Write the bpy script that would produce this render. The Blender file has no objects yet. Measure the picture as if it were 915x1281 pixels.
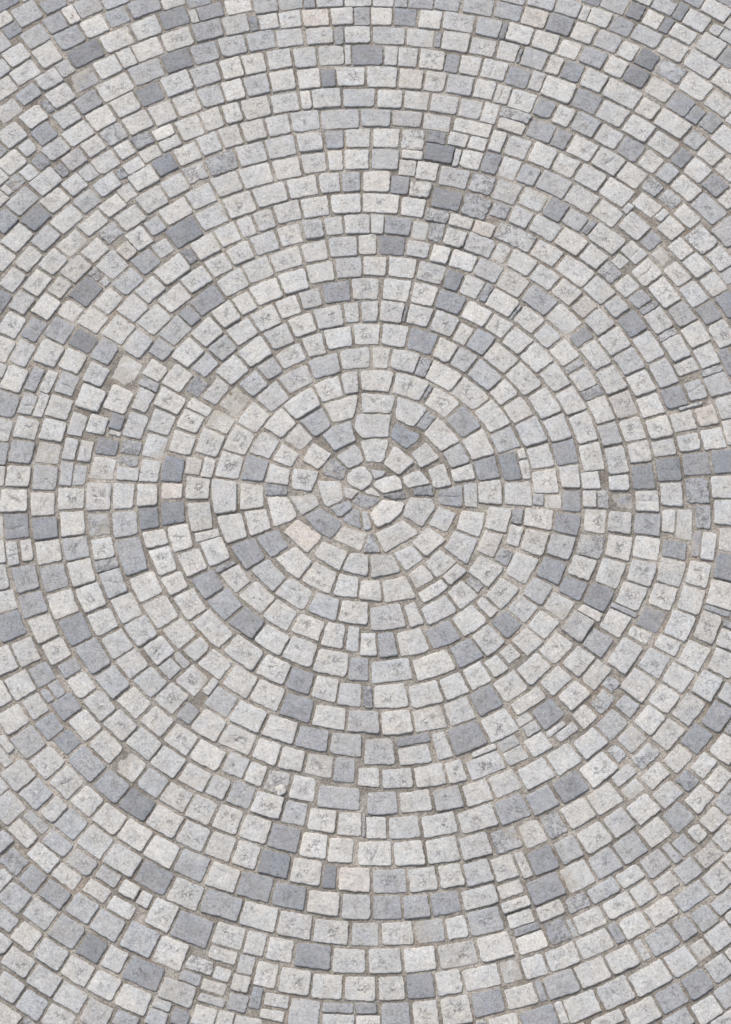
# A circular granite pavement seen from above: stones laid in rings round a centre, sandy joints.
import bpy, bmesh, math, random
import numpy as np
from mathutils import noise, Vector, Matrix
C = bpy.context.scene.collection
R = math.radians
rnd = random.Random(11)

# ---- survey of the pavement: plan of every stone in millimetres from the centre of the rings ----
# tone (0 near white .. 9 dark slate) + marks (x pitted, k cracked, r rough, p pinkish), middle, corners
STONES = """5 -873,-2381 31,-74 59,-84 104,53 -69,117 -124,-12|mid grey paving stone, eighteen rings from centre at half past six
6 -1142,-2590 -91,-16 -89,-17 86,-93 132,26 -36,99|mid grey paving stone, twenty rings from centre at seven o'clock
2 1425,-2620 47,109 -122,17 -69,-89 33,-39 109,4|long pale paving stone, twenty-one rings from centre at five o'clock
4 -141,-1693 101,-56 105,60 -104,79 -122,-34 19,-52|long light grey paving stone, twelve rings from centre at six o'clock
5 -736,-2242 110,29 -71,88 -116,-30 77,-86|long mid grey paving stone, seventeen rings from centre at half past six
4 -1142,-2415 102,30 -41,98 -107,-31 46,-98|squarish light grey paving stone, nineteen rings from centre at seven o'clock
3x 469,-2503 -117,52 -98,-64 55,-40 93,-32 67,86|pitted light grey paving stone, eighteen rings from centre at half past five
6 518,-1359 53,96 -104,37 -60,-104 111,-31|mid grey paving stone, ten rings from centre at half past five, outside a light one
5x -1275,-343 -79,81 -65,16 -13,-124 104,-80 53,106|pitted mid grey paving stone, nine rings from centre at half past eight
2 -543,-2313 97,55 -73,95 -107,-23 10,-57 72,-71|pale paving stone, seventeen rings from centre at half past six
2 351,-975 66,103 -114,37 -87,-79 14,-52 119,-7|long pale paving stone, seven rings from centre at half past five
3x 127,-995 91,72 -104,48 -103,-73 117,-45|pitted light grey paving stone, seven rings from centre at six o'clock
6 -269,-2513 89,64 -83,82 -101,-36 17,-52 80,-57|mid grey paving stone, eighteen rings from centre at six o'clock
1 -987,-2485 -43,93 -99,-34 46,-97 95,38|squarish pale paving stone, nineteen rings from centre at 6:40
3 1240,-2684 47,92 -99,24 -51,-91 105,-24|light grey paving stone, twenty-one rings from centre at five o'clock, outside a pale one
6 906,-2156 54,91 -103,26 -59,-92 107,-23|mid grey paving stone, seventeen rings from centre at five o'clock
1 642,-2468 66,96 -93,54 -66,-68 -12,-56 102,-24|pale paving stone, eighteen rings from centre at half past five, outside a light one
5 -576,-2157 -92,-27 -27,-48 74,-72 102,54 -55,95|mid grey paving stone, sixteen rings from centre at 6:30
6 -1073,-2120 94,36 -57,114 -117,8 38,-78 41,-79|mid grey paving stone, seventeen rings from centre at seven o'clock
4 596,-2337 63,95 -96,54 -69,-66 3,-53 99,-27|light grey paving stone, seventeen rings from centre at half past five, outside a light one
2 1071,-2750 53,86 -98,28 -56,-91 100,-24|pale paving stone, twenty-one rings from centre at half past five, clockwise of a light one
2x 443,-2772 -64,-80 86,-58 60,81 -82,58|pitted pale paving stone, twenty rings from centre at half past five
2k 566,-1793 70,82 -105,28 -77,-83 111,-29|cracked pale paving stone, thirteen rings from centre at half past five
2x -167,-2391 74,66 -94,79 -108,-37 62,-55 69,-55|pitted pale paving stone, seventeen rings from centre at six o'clock
3 572,-2607 75,74 -98,37 -78,-74 102,-35|long light grey paving stone, nineteen rings from centre at half past five
2k 43,-1986 -85,74 -91,-50 16,-54 85,-50 77,77|cracked pale paving stone, fourteen rings from centre at six o'clock
2 82,-2536 83,78 -75,72 -74,-52 -24,-53 92,-47|pale paving stone, eighteen rings from centre at six o'clock, anticlockwise of a light one
4x 88,-702 -73,41 -69,-69 0,-68 124,-47 86,85 -72,58|pitted light grey paving stone, five rings from centre at six o'clock
3 -355,-2357 80,62 -81,87 -104,-32 38,-58 66,-61|light grey paving stone, seventeen rings from centre at half past six
2 -657,-902 -25,112 -104,16 -38,-40 52,-97 117,11|pale paving stone, eight rings from centre at seven o'clock, clockwise of a pale one
2 -800,-780 14,-92 84,-24 94,-11 -35,128 -130,54 -28,-57|long pale paving stone, eight rings from centre at half past seven
2x -918,-2197 -47,104 -102,-12 4,-60 51,-78 96,43|pitted pale paving stone, seventeen rings from centre at seven o'clock
2 393,-1969 57,91 -99,59 -81,-64 34,-48 88,-38|pale paving stone, fourteen rings from centre at half past five
2x -199,-959 104,61 -52,92 -90,-34 -54,-46 90,-74|pitted pale paving stone, seven rings from centre at half past six
3 -793,12 -43,88 -50,54 -51,17 -33,-122 88,-104 86,69|light grey paving stone, six rings from centre at nine o'clock
3 -97,-2536 88,70 -71,76 -80,-46 -25,-50 88,-51|light grey paving stone, eighteen rings from centre at six o'clock
2 688,-1308 33,114 -100,43 -43,-83 -1,-65 107,-8|pale paving stone, eleven rings from centre at five o'clock, outside a grey one
4 -1523,-2397 -92,8 -80,0 39,-76 43,-78 109,34 -18,115|light grey paving stone, twenty rings from centre at seven o'clock, clockwise of a slate one
3 -1253,-2017 -29,106 -100,2 -32,-40 50,-86 110,19|light grey paving stone, seventeen rings from centre at seven o'clock, clockwise of a grey one
4x 130,-2129 62,77 -101,68 -99,-54 62,-47 74,-45|pitted light grey paving stone, fifteen rings from centre at six o'clock
4 78,-1447 55,88 -90,82 -93,-58 61,-58 70,-57|squarish light grey paving stone, ten rings from centre at six o'clock
2x 124,-1146 -86,-53 7,-55 97,-45 72,87 -90,67|pitted pale paving stone, eight rings from centre at six o'clock
4 -899,-2046 -92,-14 -29,-46 55,-81 103,41 -36,102|light grey paving stone, sixteen rings from centre at seven o'clock
2 1194,-1549 28,119 -101,17 -27,-87 -8,-73 109,26|pale paving stone, fourteen rings from centre at half past four, anticlockwise of a grey one
2x -349,-2643 71,67 -77,88 -98,-35 48,-59 57,-60|pitted pale paving stone, nineteen rings from centre at half past six, inside a light one
5 -1463,-1517 -95,39 -60,0 17,-74 35,-89 114,2 -8,120|mid grey paving stone, fifteen rings from centre at 7:30
2 -1166,-2717 95,24 -47,86 -98,-23 52,-88|pale paving stone, twenty-one rings from centre at seven o'clock, inside a grey one
5 981,-2651 -71,-71 48,-35 86,-20 42,92 -107,37|mid grey paving stone, twenty rings from centre at half past five, outside a pale one
2 257,-2537 79,89 -76,73 -68,-48 -50,-47 19,-40 94,-28|pale paving stone, eighteen rings from centre at six o'clock, inside a grey one
2x -748,-2106 -83,-26 -58,-36 69,-78 106,44 -35,94|pitted pale paving stone, sixteen rings from centre at half past six
2 1072,-2105 31,107 -96,42 -38,-81 8,-59 96,-11|squarish pale paving stone, seventeen rings from centre at five o'clock
2 -1046,-1815 -95,-3 -33,-42 50,-86 108,26 -27,104|pale paving stone, fifteen rings from centre at seven o'clock
3 -948,-2681 98,23 -62,80 -101,-21 64,-83|light grey paving stone, twenty rings from centre at half past six, outside a grey one
2 1140,-2591 37,95 -106,32 -62,-76 41,-36 88,-14|pale paving stone, twenty rings from centre at five o'clock, anticlockwise of a grey one
3 5,407 -69,-22 -38,-65 114,-58 125,71 -58,78 -74,-1|light grey paving stone, three rings from centre at twelve o'clock
5x 744,-1743 45,90 -96,30 -53,-88 102,-30|pitted mid grey paving stone, fourteen rings from centre at five o'clock
2 -636,-1250 -89,-11 -68,-25 67,-90 117,28 -25,98|pale paving stone, ten rings from centre at seven o'clock
3 1368,-916 -12,113 -108,-31 -13,-103 41,-31 93,51|light grey paving stone, twelve rings from centre at four o'clock
2x -20,-2677 61,74 -88,76 -93,-44 60,-52 63,-52|pitted pale paving stone, nineteen rings from centre at six o'clock, clockwise of a pale one
4 -312,-2787 -85,-61 68,-79 80,63 -65,79|squarish light grey paving stone, twenty rings from centre at six o'clock
6 603,-2732 61,75 -87,42 -64,-78 89,-41|mid grey paving stone, twenty rings from centre at half past five, outside a light one
6 -399,-2206 92,56 -63,84 -88,-31 -17,-48 75,-63|mid grey paving stone, sixteen rings from centre at 6:20
2 1161,-2443 41,91 -115,18 -73,-80 57,-23 91,-6|long pale paving stone, nineteen rings from centre at five o'clock
5 -1468,-891 32,84 28,82 -78,22 -74,15 -58,-12 25,-129 123,-60|mid grey paving stone, twelve rings from centre at eight o'clock, inside a grey one
2k -203,-2665 81,68 -66,79 -79,-42 -9,-50 75,-54|cracked pale paving stone, nineteen rings from centre at six o'clock
2x -304,-2083 76,67 -68,89 -92,-37 20,-57 62,-61|pale paving stone, fifteen rings from centre at half past six, anticlockwise of a slate one
2x 370,-1823 71,73 -94,39 -76,-74 99,-38|pitted pale paving stone, thirteen rings from centre at half past five
2p -45,-2131 -102,-32 23,-44 52,-45 61,-45 60,80 -94,84|pinkish pale paving stone, fifteen rings from centre at six o'clock
1x -1037,-2291 -92,-36 31,-95 88,39 -29,91|pitted pale paving stone, eighteen rings from centre at seven o'clock
2 171,-216 -78,-116 113,1 114,2 20,76 -39,41 -129,-2|long pale paving stone, two rings from centre at half past four
2 -1058,-1972 -88,-8 -45,-35 52,-85 107,29 -25,99|pale paving stone, sixteen rings from centre at seven o'clock, clockwise of a light one
2 -208,-2244 70,66 -84,81 -101,-32 55,-56 62,-57|pale paving stone, sixteen rings from centre at six o'clock
3 -356,-900 96,51 -36,104 -96,-17 -22,-54 58,-81|light grey paving stone, seven rings from centre at half past six
6 -422,-1895 86,46 -58,78 -91,-43 64,-79|mid grey paving stone, fourteen rings from centre at half past six
2 303,-1124 59,81 -90,41 -67,-84 101,-39|pale paving stone, eight rings from centre at half past five
3 -1410,-1913 -81,-5 -81,-5 45,-95 116,11 -2,97|light grey paving stone, seventeen rings from centre at seven o'clock, clockwise of a light one
4 -55,-2263 72,76 -68,80 -76,-47 -2,-53 73,-53|squarish light grey paving stone, sixteen rings from centre at six o'clock
2x -670,-1370 99,19 -46,89 -107,-17 55,-90|pitted pale paving stone, eleven rings from centre at seven o'clock
2 872,-1553 38,91 -98,15 -45,-93 104,-14|pale paving stone, thirteen rings from centre at five o'clock, outside a light one
2 228,-1985 51,81 -95,66 -87,-56 60,-48 71,-46|pale paving stone, fourteen rings from centre at six o'clock, outside a light one
3r 846,1601 120,-22 69,9 -29,62 -86,86 -132,-16 60,-119|rough light grey paving stone, thirteen rings from centre at one o'clock
7 -472,-2028 85,44 -58,77 -91,-41 61,-81|dark slate paving stone, fifteen rings from centre at half past six
4 -142,2374 96,31 95,48 -50,45 -128,38 -114,-89 99,-75|long light grey paving stone, seventeen rings from centre at twelve o'clock, outside a grey one
2k 167,-2396 59,74 -94,64 -91,-50 55,-45 70,-43|cracked pale paving stone, seventeen rings from centre at six o'clock
2 1175,-1898 17,99 -108,23 -46,-88 50,-30 86,-6|pale paving stone, sixteen rings from centre at five o'clock
3x 609,-1521 68,95 -101,27 -68,-72 -9,-51 112,2|pitted light grey paving stone, twelve rings from centre at half past five
2 1421,-1073 102,16 -16,98 -98,-11 14,-103|squarish pale paving stone, thirteen rings from centre at four o'clock
2x -515,-1144 -45,107 -107,-6 19,-69 42,-77 89,45|pitted pale paving stone, nine rings from centre at seven o'clock
1 155,-1290 64,85 -82,69 -76,-58 5,-55 87,-40|pale paving stone, nine rings from centre at six o'clock
6 -356,-1212 82,55 -61,99 -107,-18 33,-66 52,-70|mid grey paving stone, nine rings from centre at half past six
2 1372,-2797 -47,-78 0,-55 98,-1 45,101 -96,31|pale paving stone, twenty-two rings from centre at five o'clock, clockwise of a grey one
2 -1112,-661 -83,31 -72,9 3,-107 114,-29 39,95|squarish pale paving stone, nine rings from centre at eight o'clock, inside a light one
2 -835,-1300 -89,-6 -51,-33 45,-88 109,25 -11,102|squarish pale paving stone, eleven rings from centre at seven o'clock
6 1048,-1622 28,93 -96,13 -34,-95 102,-11|mid grey paving stone, fourteen rings from centre at five o'clock, clockwise of a pale one
1 -398,-574 -95,13 -88,6 21,-67 61,-84 114,23 -12,108|pale paving stone, five rings from centre at seven o'clock
2 1196,1375 35,30 -67,105 -140,8 4,-115 93,-22 77,-7|long pale paving stone, thirteen rings from centre at half past one
2 -452,-1314 94,32 -53,83 -100,-30 61,-86|pale paving stone, ten rings from centre at half past six
2 1503,2537 73,9 16,42 -83,96 -143,-16 35,-121 105,-12|long pale paving stone, twenty-one rings from centre at one o'clock, inside a slate one
3 -1593,-2500 -91,6 -25,-40 41,-81 100,17 -28,99|light grey paving stone, twenty-one rings from centre at 7:10
7 -1195,-1723 -87,-1 -57,-24 46,-88 110,14 -13,99|dark slate paving stone, fifteen rings from centre at seven o'clock
2x 341,-1267 41,88 -107,48 -86,-66 73,-37 81,-34|pitted pale paving stone, nine rings from centre at half past five
2 991,-2512 42,87 -104,30 -67,-73 42,-33 85,-14|pale paving stone, nineteen rings from centre at half past five, outside a grey one
2 243,-848 40,97 -90,61 -66,-68 28,-56 90,-33|squarish pale paving stone, six rings from centre at half past five
6 -1321,-1633 101,16 -12,108 -95,14 -16,-54 26,-85|mid grey paving stone, fifteen rings from centre at 7:20
2 -695,-2397 -56,77 -92,-34 59,-77 88,35|pale paving stone, eighteen rings from centre at half past six, anticlockwise of a grey one
2k 245,669 38,38 13,47 -82,71 -109,-52 39,-108 100,2|cracked pale paving stone, five rings from centre at half past twelve
2 -186,-1261 77,59 -78,83 -104,-28 37,-57 67,-59|pale paving stone, nine rings from centre at half past six
2 1235,-1694 10,100 -108,15 -42,-85 47,-30 89,0|pale paving stone, fifteen rings from centre at five o'clock, inside a light one
4 -1315,-2355 -90,1 -20,-44 44,-79 98,25 -31,98|light grey paving stone, nineteen rings from centre at seven o'clock, inside a slate one
4 -19,-1273 79,58 -77,61 -87,-53 84,-67|light grey paving stone, nine rings from centre at six o'clock
2 -585,-1856 -76,-29 -52,-38 64,-74 98,50 -33,91|pale paving stone, fourteen rings from centre at half past six, clockwise of a grey one
2 -1188,-1878 94,14 -29,91 -98,-11 32,-92|pale paving stone, sixteen rings from centre at 7:00, inside a light one
3 582,-2208 60,78 -107,34 -86,-64 45,-31 89,-16|long light grey paving stone, sixteen rings from centre at half past five
2 63,1804 124,49 24,59 -87,64 -86,-43 -85,-61 111,-70|long pale paving stone, thirteen rings from centre at twelve o'clock
7 -1041,1624 49,98 -32,48 -106,-6 -27,-115 118,-22|dark slate paving stone, fourteen rings from centre at eleven o'clock
5 -285,-1376 89,54 -62,85 -94,-26 -4,-50 72,-62|mid grey paving stone, ten rings from centre at half past six
3 553,-1936 54,78 -87,37 -60,-78 92,-37|light grey paving stone, fourteen rings from centre at half past five, outside a pale one
2 -660,-1071 90,37 -28,112 -104,5 16,-75 27,-80|squarish pale paving stone, nine rings from centre at seven o'clock
4 1350,-1956 14,103 -100,24 -32,-82 30,-43 89,0|squarish light grey paving stone, seventeen rings from centre at five o'clock, outside a light one
2 582,607 64,14 -42,109 -118,6 0,-105 96,-25|pale paving stone, six rings from centre at half past one
4 1505,-2424 15,91 -112,13 -57,-83 76,-10 79,-8|light grey paving stone, twenty rings from centre at five o'clock, clockwise of a grey one
4 -1773,-1387 -85,19 -59,-17 8,-94 109,-8 25,99|light grey paving stone, sixteen rings from centre at half past seven, inside a light one
5 79,-1723 70,75 -79,68 -79,-51 6,-49 81,-41|mid grey paving stone, twelve rings from centre at six o'clock
2 -844,-1467 -81,1 -50,-20 -30,-32 64,-77 115,27 -17,102|pale paving stone, twelve rings from centre at seven o'clock, clockwise of a light one
1 -244,-473 86,24 39,54 -34,91 -110,-12 -29,-66 46,-93|pale paving stone, four rings from centre at seven o'clock
1 1078,-1780 32,109 -88,35 -27,-75 -22,-73 102,4|pale paving stone, fifteen rings from centre at five o'clock, inside a pale one
6 -1546,-765 -93,42 -92,41 -16,-99 76,-47 94,-36 30,96|mid grey paving stone, twelve rings from centre at eight o'clock, clockwise of a grey one
5 104,-2264 64,76 -74,70 -73,-50 11,-51 74,-47|mid grey paving stone, sixteen rings from centre at six o'clock, anticlockwise of a light one
3x -889,-1881 90,28 -35,87 -95,-27 41,-87|pitted light grey paving stone, fifteen rings from centre at seven o'clock
3 -1478,-2706 91,15 -37,85 -94,-13 39,-86|light grey paving stone, twenty-two rings from centre at 7:00, outside a pale one
3k -1475,-8 -41,90 -46,34 -45,-51 -42,-80 88,-72 87,82|cracked light grey paving stone, eleven rings from centre at nine o'clock
3 -1039,-1508 -89,12 -79,3 35,-75 40,-78 106,27 -14,110|light grey paving stone, thirteen rings from centre at seven o'clock, inside a light one
2 1018,-1474 23,93 -94,12 -28,-94 101,-10|pale paving stone, thirteen rings from centre at five o'clock, clockwise of a light one
3 -105,-1409 78,64 -76,77 -92,-34 17,-52 75,-56|light grey paving stone, ten rings from centre at six o'clock, inside a grey one
4 -1618,-2634 -90,5 -14,-47 39,-76 95,20 -30,97|light grey paving stone, twenty-two rings from centre at 7:00, outside a light one
6 278,-2661 49,79 -83,66 -75,-54 44,-47 65,-45|squarish mid grey paving stone, nineteen rings from centre at six o'clock
4 325,-2384 55,79 -85,60 -74,-56 29,-45 74,-37|light grey paving stone, seventeen rings from centre at 5:40
3 -1653,-2284 93,3 -26,89 -96,-3 28,-92|light grey paving stone, twenty rings from centre at seven o'clock, outside a grey one
2 -1177,-521 -99,41 -29,-97 91,-34 36,91|squarish pale paving stone, nine rings from centre at eight o'clock, anticlockwise of a grey one
3 -1813,-1569 -88,14 -45,-36 4,-87 105,6 22,102|squarish light grey paving stone, seventeen rings from centre at 7:40
2 -1630,-627 -79,52 -51,-27 -24,-88 101,-33 52,96|squarish pale paving stone, twelve rings from centre at half past eight, inside a grey one
3 -1315,-2658 -88,-7 -9,-50 39,-73 89,35 -33,96|light grey paving stone, twenty-one rings from centre at 6:50
2x -504,-992 -87,-11 -56,-30 60,-83 107,31 -22,95|pitted pale paving stone, eight rings from centre at seven o'clock
3 193,-1849 -77,-49 11,-47 83,-39 66,77 -83,61|light grey paving stone, thirteen rings from centre at six o'clock
2x 1355,1572 118,-12 -34,109 -111,10 27,-108|pitted pale paving stone, fifteen rings from centre at half past one
4 1211,-2024 26,89 -91,19 -32,-89 95,-19|light grey paving stone, seventeen rings from centre at five o'clock, clockwise of a light one
1 -358,555 54,94 -21,52 -106,-22 -31,-107 105,-18|long pale paving stone, five rings from centre at eleven o'clock
2p -346,-229 25,-106 108,-10 -28,94 -106,21|pinkish pale paving stone, three rings from centre at eight o'clock
2 840,-412 -103,-35 1,-102 62,-1 82,45 -41,94|pale paving stone, seven rings from centre at four o'clock, outside a grey one
2 776,-2709 49,80 -95,39 -70,-62 35,-37 82,-22|pale paving stone, twenty rings from centre at half past five, anticlockwise of a grey one
2x -499,-1734 74,51 -64,92 -103,-20 45,-66 48,-56|pitted pale paving stone, thirteen rings from centre at half past six
3 -1669,-1512 -81,25 -52,-11 -4,-66 8,-78 108,19 23,113|light grey paving stone, sixteen rings from centre at 7:40, anticlockwise of a light one
4 -1334,-1056 94,-18 4,96 -101,21 1,-99|light grey paving stone, twelve rings from centre at half past seven
2 -1336,-1797 -81,1 -59,-17 39,-89 108,11 -6,95|pale paving stone, sixteen rings from centre at 7:10
3 1669,-741 -42,93 -102,-40 9,-96 58,-4 78,45|light grey paving stone, thirteen rings from centre at four o'clock, outside a slate one
2 -1488,2570 81,105 -95,5 -97,3 -30,-106 141,-8|long pale paving stone, twenty-one rings from centre at eleven o'clock
2 -1157,-1391 -19,93 -100,4 23,-96 95,-1|pale paving stone, thirteen rings from centre at half past seven, anticlockwise of a light one
6 400,-2248 57,88 -83,63 -68,-51 -16,-44 29,-35 81,-22|mid grey paving stone, sixteen rings from centre at half past five
2 876,699 57,15 -24,107 -114,22 -10,-106 92,-36|pale paving stone, eight rings from centre at half past one, anticlockwise of a light one
2 177,-549 65,-42 86,-36 27,92 -98,54 -82,-67|pale paving stone, four rings from centre at half past five
2k -1549,-1600 -2,93 -98,1 5,-95 93,2|cracked pale paving stone, sixteen rings from centre at half past seven
2 -601,-581 -88,13 -74,-3 36,-100 114,-6 12,95|pale paving stone, six rings from centre at half past seven
2 -1452,-2587 -89,1 -8,-49 38,-74 91,27 -32,97|pale paving stone, twenty-one rings from centre at seven o'clock, outside a slate one
2 1723,-911 -22,94 -90,-34 17,-96 96,37|pale paving stone, fourteen rings from centre at four o'clock, anticlockwise of a light one
3 1580,-2538 18,96 -95,26 -35,-76 27,-42 84,-3|squarish light grey paving stone, twenty-one rings from centre at five o'clock, inside a grey one
2x 299,-2120 45,79 -92,60 -81,-57 63,-41 66,-41|pitted pale paving stone, fifteen rings from centre at half past five
2 1280,-2518 39,83 -90,17 -43,-81 93,-17|pale paving stone, twenty rings from centre at five o'clock, outside a grey one
2 249,-1701 68,67 -83,44 -74,-63 90,-46|pale paving stone, twelve rings from centre at half past five, anticlockwise of a grey one
2 -753,-1949 -82,-23 -19,-51 46,-73 88,49 -32,95|pale paving stone, fifteen rings from centre at half past six, anticlockwise of a light one
5 1518,-2709 34,83 -88,15 -36,-85 92,-14|mid grey paving stone, twenty-two rings from centre at five o'clock, clockwise of a grey one
2 -456,-80 -86,76 -85,53 -46,-101 49,-67 78,-40 70,-1 23,77|pale paving stone, three rings from centre at half past eight
3 -1751,-2529 -31,86 -95,-1 34,-87 92,1|light grey paving stone, twenty-two rings from centre at 7:10, inside a light one
2 -390,-392 -100,29 -27,-55 25,-90 98,10 3,103|pale paving stone, four rings from centre at half past seven
2 63,712 86,27 48,37 19,39 -16,42 -102,35 -93,-82 58,-96|pale paving stone, five rings from centre at twelve o'clock
5 -222,-177 -37,-34 24,-75 37,-63 86,5 91,18 -31,111 -118,57 -55,-20|mid grey paving stone, two rings from centre at half past seven
2 -1228,-1528 92,22 -15,108 -98,14 4,-69 18,-78|pale paving stone, fourteen rings from centre at half past seven, clockwise of a light one
6 896,-2009 33,85 -85,33 -37,-85 89,-32|squarish mid grey paving stone, sixteen rings from centre at five o'clock
8 -1645,2812 114,-21 56,92 1,62 -122,-11 -52,-120|long dark slate paving stone, twenty-three rings from centre at eleven o'clock
3 511,-308 22,-90 32,-75 85,53 -40,106 -100,4|squarish light grey paving stone, four rings from centre at four o'clock
3 832,15 55,74 -90,59 -89,-64 62,-75 61,5|squarish light grey paving stone, six rings from centre at three o'clock
2x 749,-1097 22,109 -90,31 -23,-78 -8,-70 100,9|pitted pale paving stone, nine rings from centre at five o'clock
3 300,-80 -108,-35 -4,-103 62,-2 67,6 55,61 -72,73|squarish light grey paving stone, two rings from centre at half past three
2 696,476 45,33 -9,99 -106,18 -22,-105 92,-44|pale paving stone, six rings from centre at two o'clock
1 426,359 22,43 -39,108 -118,7 -21,-100 81,-36 73,-19|pale paving stone, four rings from centre at half past one
2 1141,2564 64,24 55,28 -89,85 -139,-40 24,-111 84,13|pale paving stone, twenty rings from centre at one o'clock, anticlockwise of a grey one
3 1680,-1204 -2,96 -92,-29 -4,-98 97,29|light grey paving stone, fifteen rings from centre at four o'clock, inside a grey one
4 -3,-2401 60,71 -73,72 -78,-45 27,-49 63,-48|squarish light grey paving stone, seventeen rings from centre at six o'clock
2 -983,-1370 -81,0 -64,-15 45,-90 109,12 -7,94|pale paving stone, twelve rings from centre at seven o'clock, outside a grey one
2 -1329,745 -20,109 -95,-44 20,-100 96,35|pale paving stone, eleven rings from centre at ten o'clock, inside a grey one
1x -272,-1933 72,55 -55,73 -78,-53 58,-73|pale paving stone, fourteen rings from centre at half past six, anticlockwise of a grey one
2k 321,-1579 -69,-26 -63,-53 56,-36 93,-27 64,86 -81,55|cracked pale paving stone, eleven rings from centre at half past five
2 -750,-171 -61,51 -61,50 -50,5 -4,-110 107,-68 71,70|pale paving stone, five rings from centre at half past eight
4 -1443,-2256 90,12 -26,86 -92,-11 30,-88|light grey paving stone, nineteen rings from centre at seven o'clock, anticlockwise of a grey one
2 -504,-833 -97,7 -15,-52 43,-81 96,26 -28,101|pale paving stone, seven rings from centre at seven o'clock
2 1422,-575 76,41 -52,87 -104,-37 16,-95 64,7|pale paving stone, eleven rings from centre at half past three, anticlockwise of a grey one
2 -912,-119 62,82 -61,76 -54,3 -31,-94 83,-68|pale paving stone, seven rings from centre at nine o'clock, inside a slate one
5 -774,-619 -83,11 -80,6 19,-100 114,-7 32,92|squarish mid grey paving stone, seven rings from centre at half past seven
2 560,-725 -3,104 -112,23 -47,-82 19,-43 62,-10 81,10|pale paving stone, seven rings from centre at half past four
2 1300,-445 91,51 -39,88 -85,-46 31,-94|pale paving stone, ten rings from centre at half past three, anticlockwise of a slate one
6 -653,-325 -83,31 -81,26 5,-105 109,-34 50,82|squarish mid grey paving stone, five rings from centre at eight o'clock
2x -74,-681 -14,-51 78,-61 79,67 -57,82 -83,-36|pitted pale paving stone, five rings from centre at six o'clock
6 -633,-726 -10,93 -107,-1 23,-95 94,2|mid grey paving stone, seven rings from centre at 7:20
4 -1786,-2202 90,5 -15,90 -94,-3 18,-90|squarish light grey paving stone, twenty rings from centre at half past seven
3 481,-1216 38,85 -84,36 -44,-86 92,-34|squarish light grey paving stone, nine rings from centre at half past five
4r 710,-1902 41,81 -83,34 -45,-81 89,-35|rough light grey paving stone, fourteen rings from centre at half past five
4 564,-2074 47,76 -80,41 -52,-76 84,-41|squarish light grey paving stone, fifteen rings from centre at half past five
3k 1805,-752 -82,-53 17,-101 86,57 -21,97|cracked light grey paving stone, fourteen rings from centre at four o'clock
6 621,-1156 25,89 -88,28 -32,-92 94,-25|squarish mid grey paving stone, nine rings from centre at five o'clock
1 -117,537 65,64 25,58 -126,10 -72,-105 42,-74 67,46|pale paving stone, four rings from centre at half past eleven
3 -541,1873 65,71 34,65 -117,16 -76,-102 95,-51|light grey paving stone, fourteen rings from centre at half past eleven
1 427,725 102,-3 33,42 -57,87 -107,-23 30,-103|pale paving stone, six rings from centre at one o'clock
6 -1888,-745 -92,47 -37,-97 90,-41 37,91|mid grey paving stone, fourteen rings from centre at 8:20, anticlockwise of a pale one
2 -1354,-1408 -12,92 -96,12 17,-97 94,-10|pale paving stone, fourteen rings from centre at half past seven, outside a light one
2 1763,2322 118,-10 -43,109 -114,9 38,-107|long pale paving stone, twenty-one rings from centre at one o'clock, inside a grey one
2x 649,-432 85,20 -44,89 -111,-7 -3,-98 73,-4|pitted pale paving stone, six rings from centre at four o'clock
2 -632,1982 66,90 -107,36 -61,-90 101,-38|pale paving stone, fifteen rings from centre at half past eleven, outside a light one
6 406,-804 27,95 -98,32 -57,-75 38,-41 92,-9|mid grey paving stone, six rings from centre at five o'clock
2x -713,-1795 82,38 -34,84 -86,-37 38,-85|pitted pale paving stone, fourteen rings from centre at half past six, outside a light one
2 -471,-689 -86,0 -56,-28 46,-89 104,22 -7,96|pale paving stone, six rings from centre at seven o'clock
2k -1093,1377 33,109 -110,-15 -31,-103 106,7|cracked pale paving stone, thirteen rings from centre at half past ten
2 1624,-441 89,53 -46,83 -82,-49 40,-88|pale paving stone, twelve rings from centre at half past three, clockwise of a grey one
5 982,1188 71,10 -50,101 -122,2 7,-103 93,-10|mid grey paving stone, eleven rings from centre at 1:20
5 906,-1705 27,96 -93,32 -43,-74 23,-44 88,-9|mid grey paving stone, fourteen rings from centre at five o'clock, inside a light one
4 -1316,-174 70,87 -63,78 -50,-41 -43,-74 87,-49|squarish light grey paving stone, nine rings from centre at half past eight
4 1063,1940 114,-2 -8,65 -47,84 -104,-31 46,-114|light grey paving stone, sixteen rings from centre at one o'clock, outside a pale one
3 1158,-1390 18,91 -92,0 -23,-92 98,3|light grey paving stone, thirteen rings from centre at 4:40
3 -1023,-1144 0,92 -97,-8 4,-96 91,13|squarish light grey paving stone, eleven rings from centre at 7:20
4 -1347,-2793 -90,-26 35,-89 88,29 -32,87|light grey paving stone, twenty-two rings from centre at seven o'clock, clockwise of a grey one
3 986,552 54,14 -5,100 -104,32 -30,-101 85,-47|light grey paving stone, eight rings from centre at two o'clock
4 1645,-2196 40,88 -96,-13 -45,-87 100,12|long light grey paving stone, twenty rings from centre at five o'clock
4 -1670,-2743 -88,-11 29,-86 86,13 -28,82|light grey paving stone, twenty-three rings from centre at seven o'clock, inside a light one
4 1945,1766 -18,111 -106,24 14,-108 109,-29|long light grey paving stone, nineteen rings from centre at half past one
2 1418,-1742 16,89 -90,4 -19,-91 95,-2|pale paving stone, sixteen rings from centre at half past four, clockwise of a light one
2x 1192,412 18,95 -90,49 -37,-107 72,-79 39,42|pitted pale paving stone, nine rings from centre at half past two
2 -136,-1970 60,-55 71,72 -55,81 -68,-47 -9,-52|squarish pale paving stone, fourteen rings from centre at six o'clock
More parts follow.
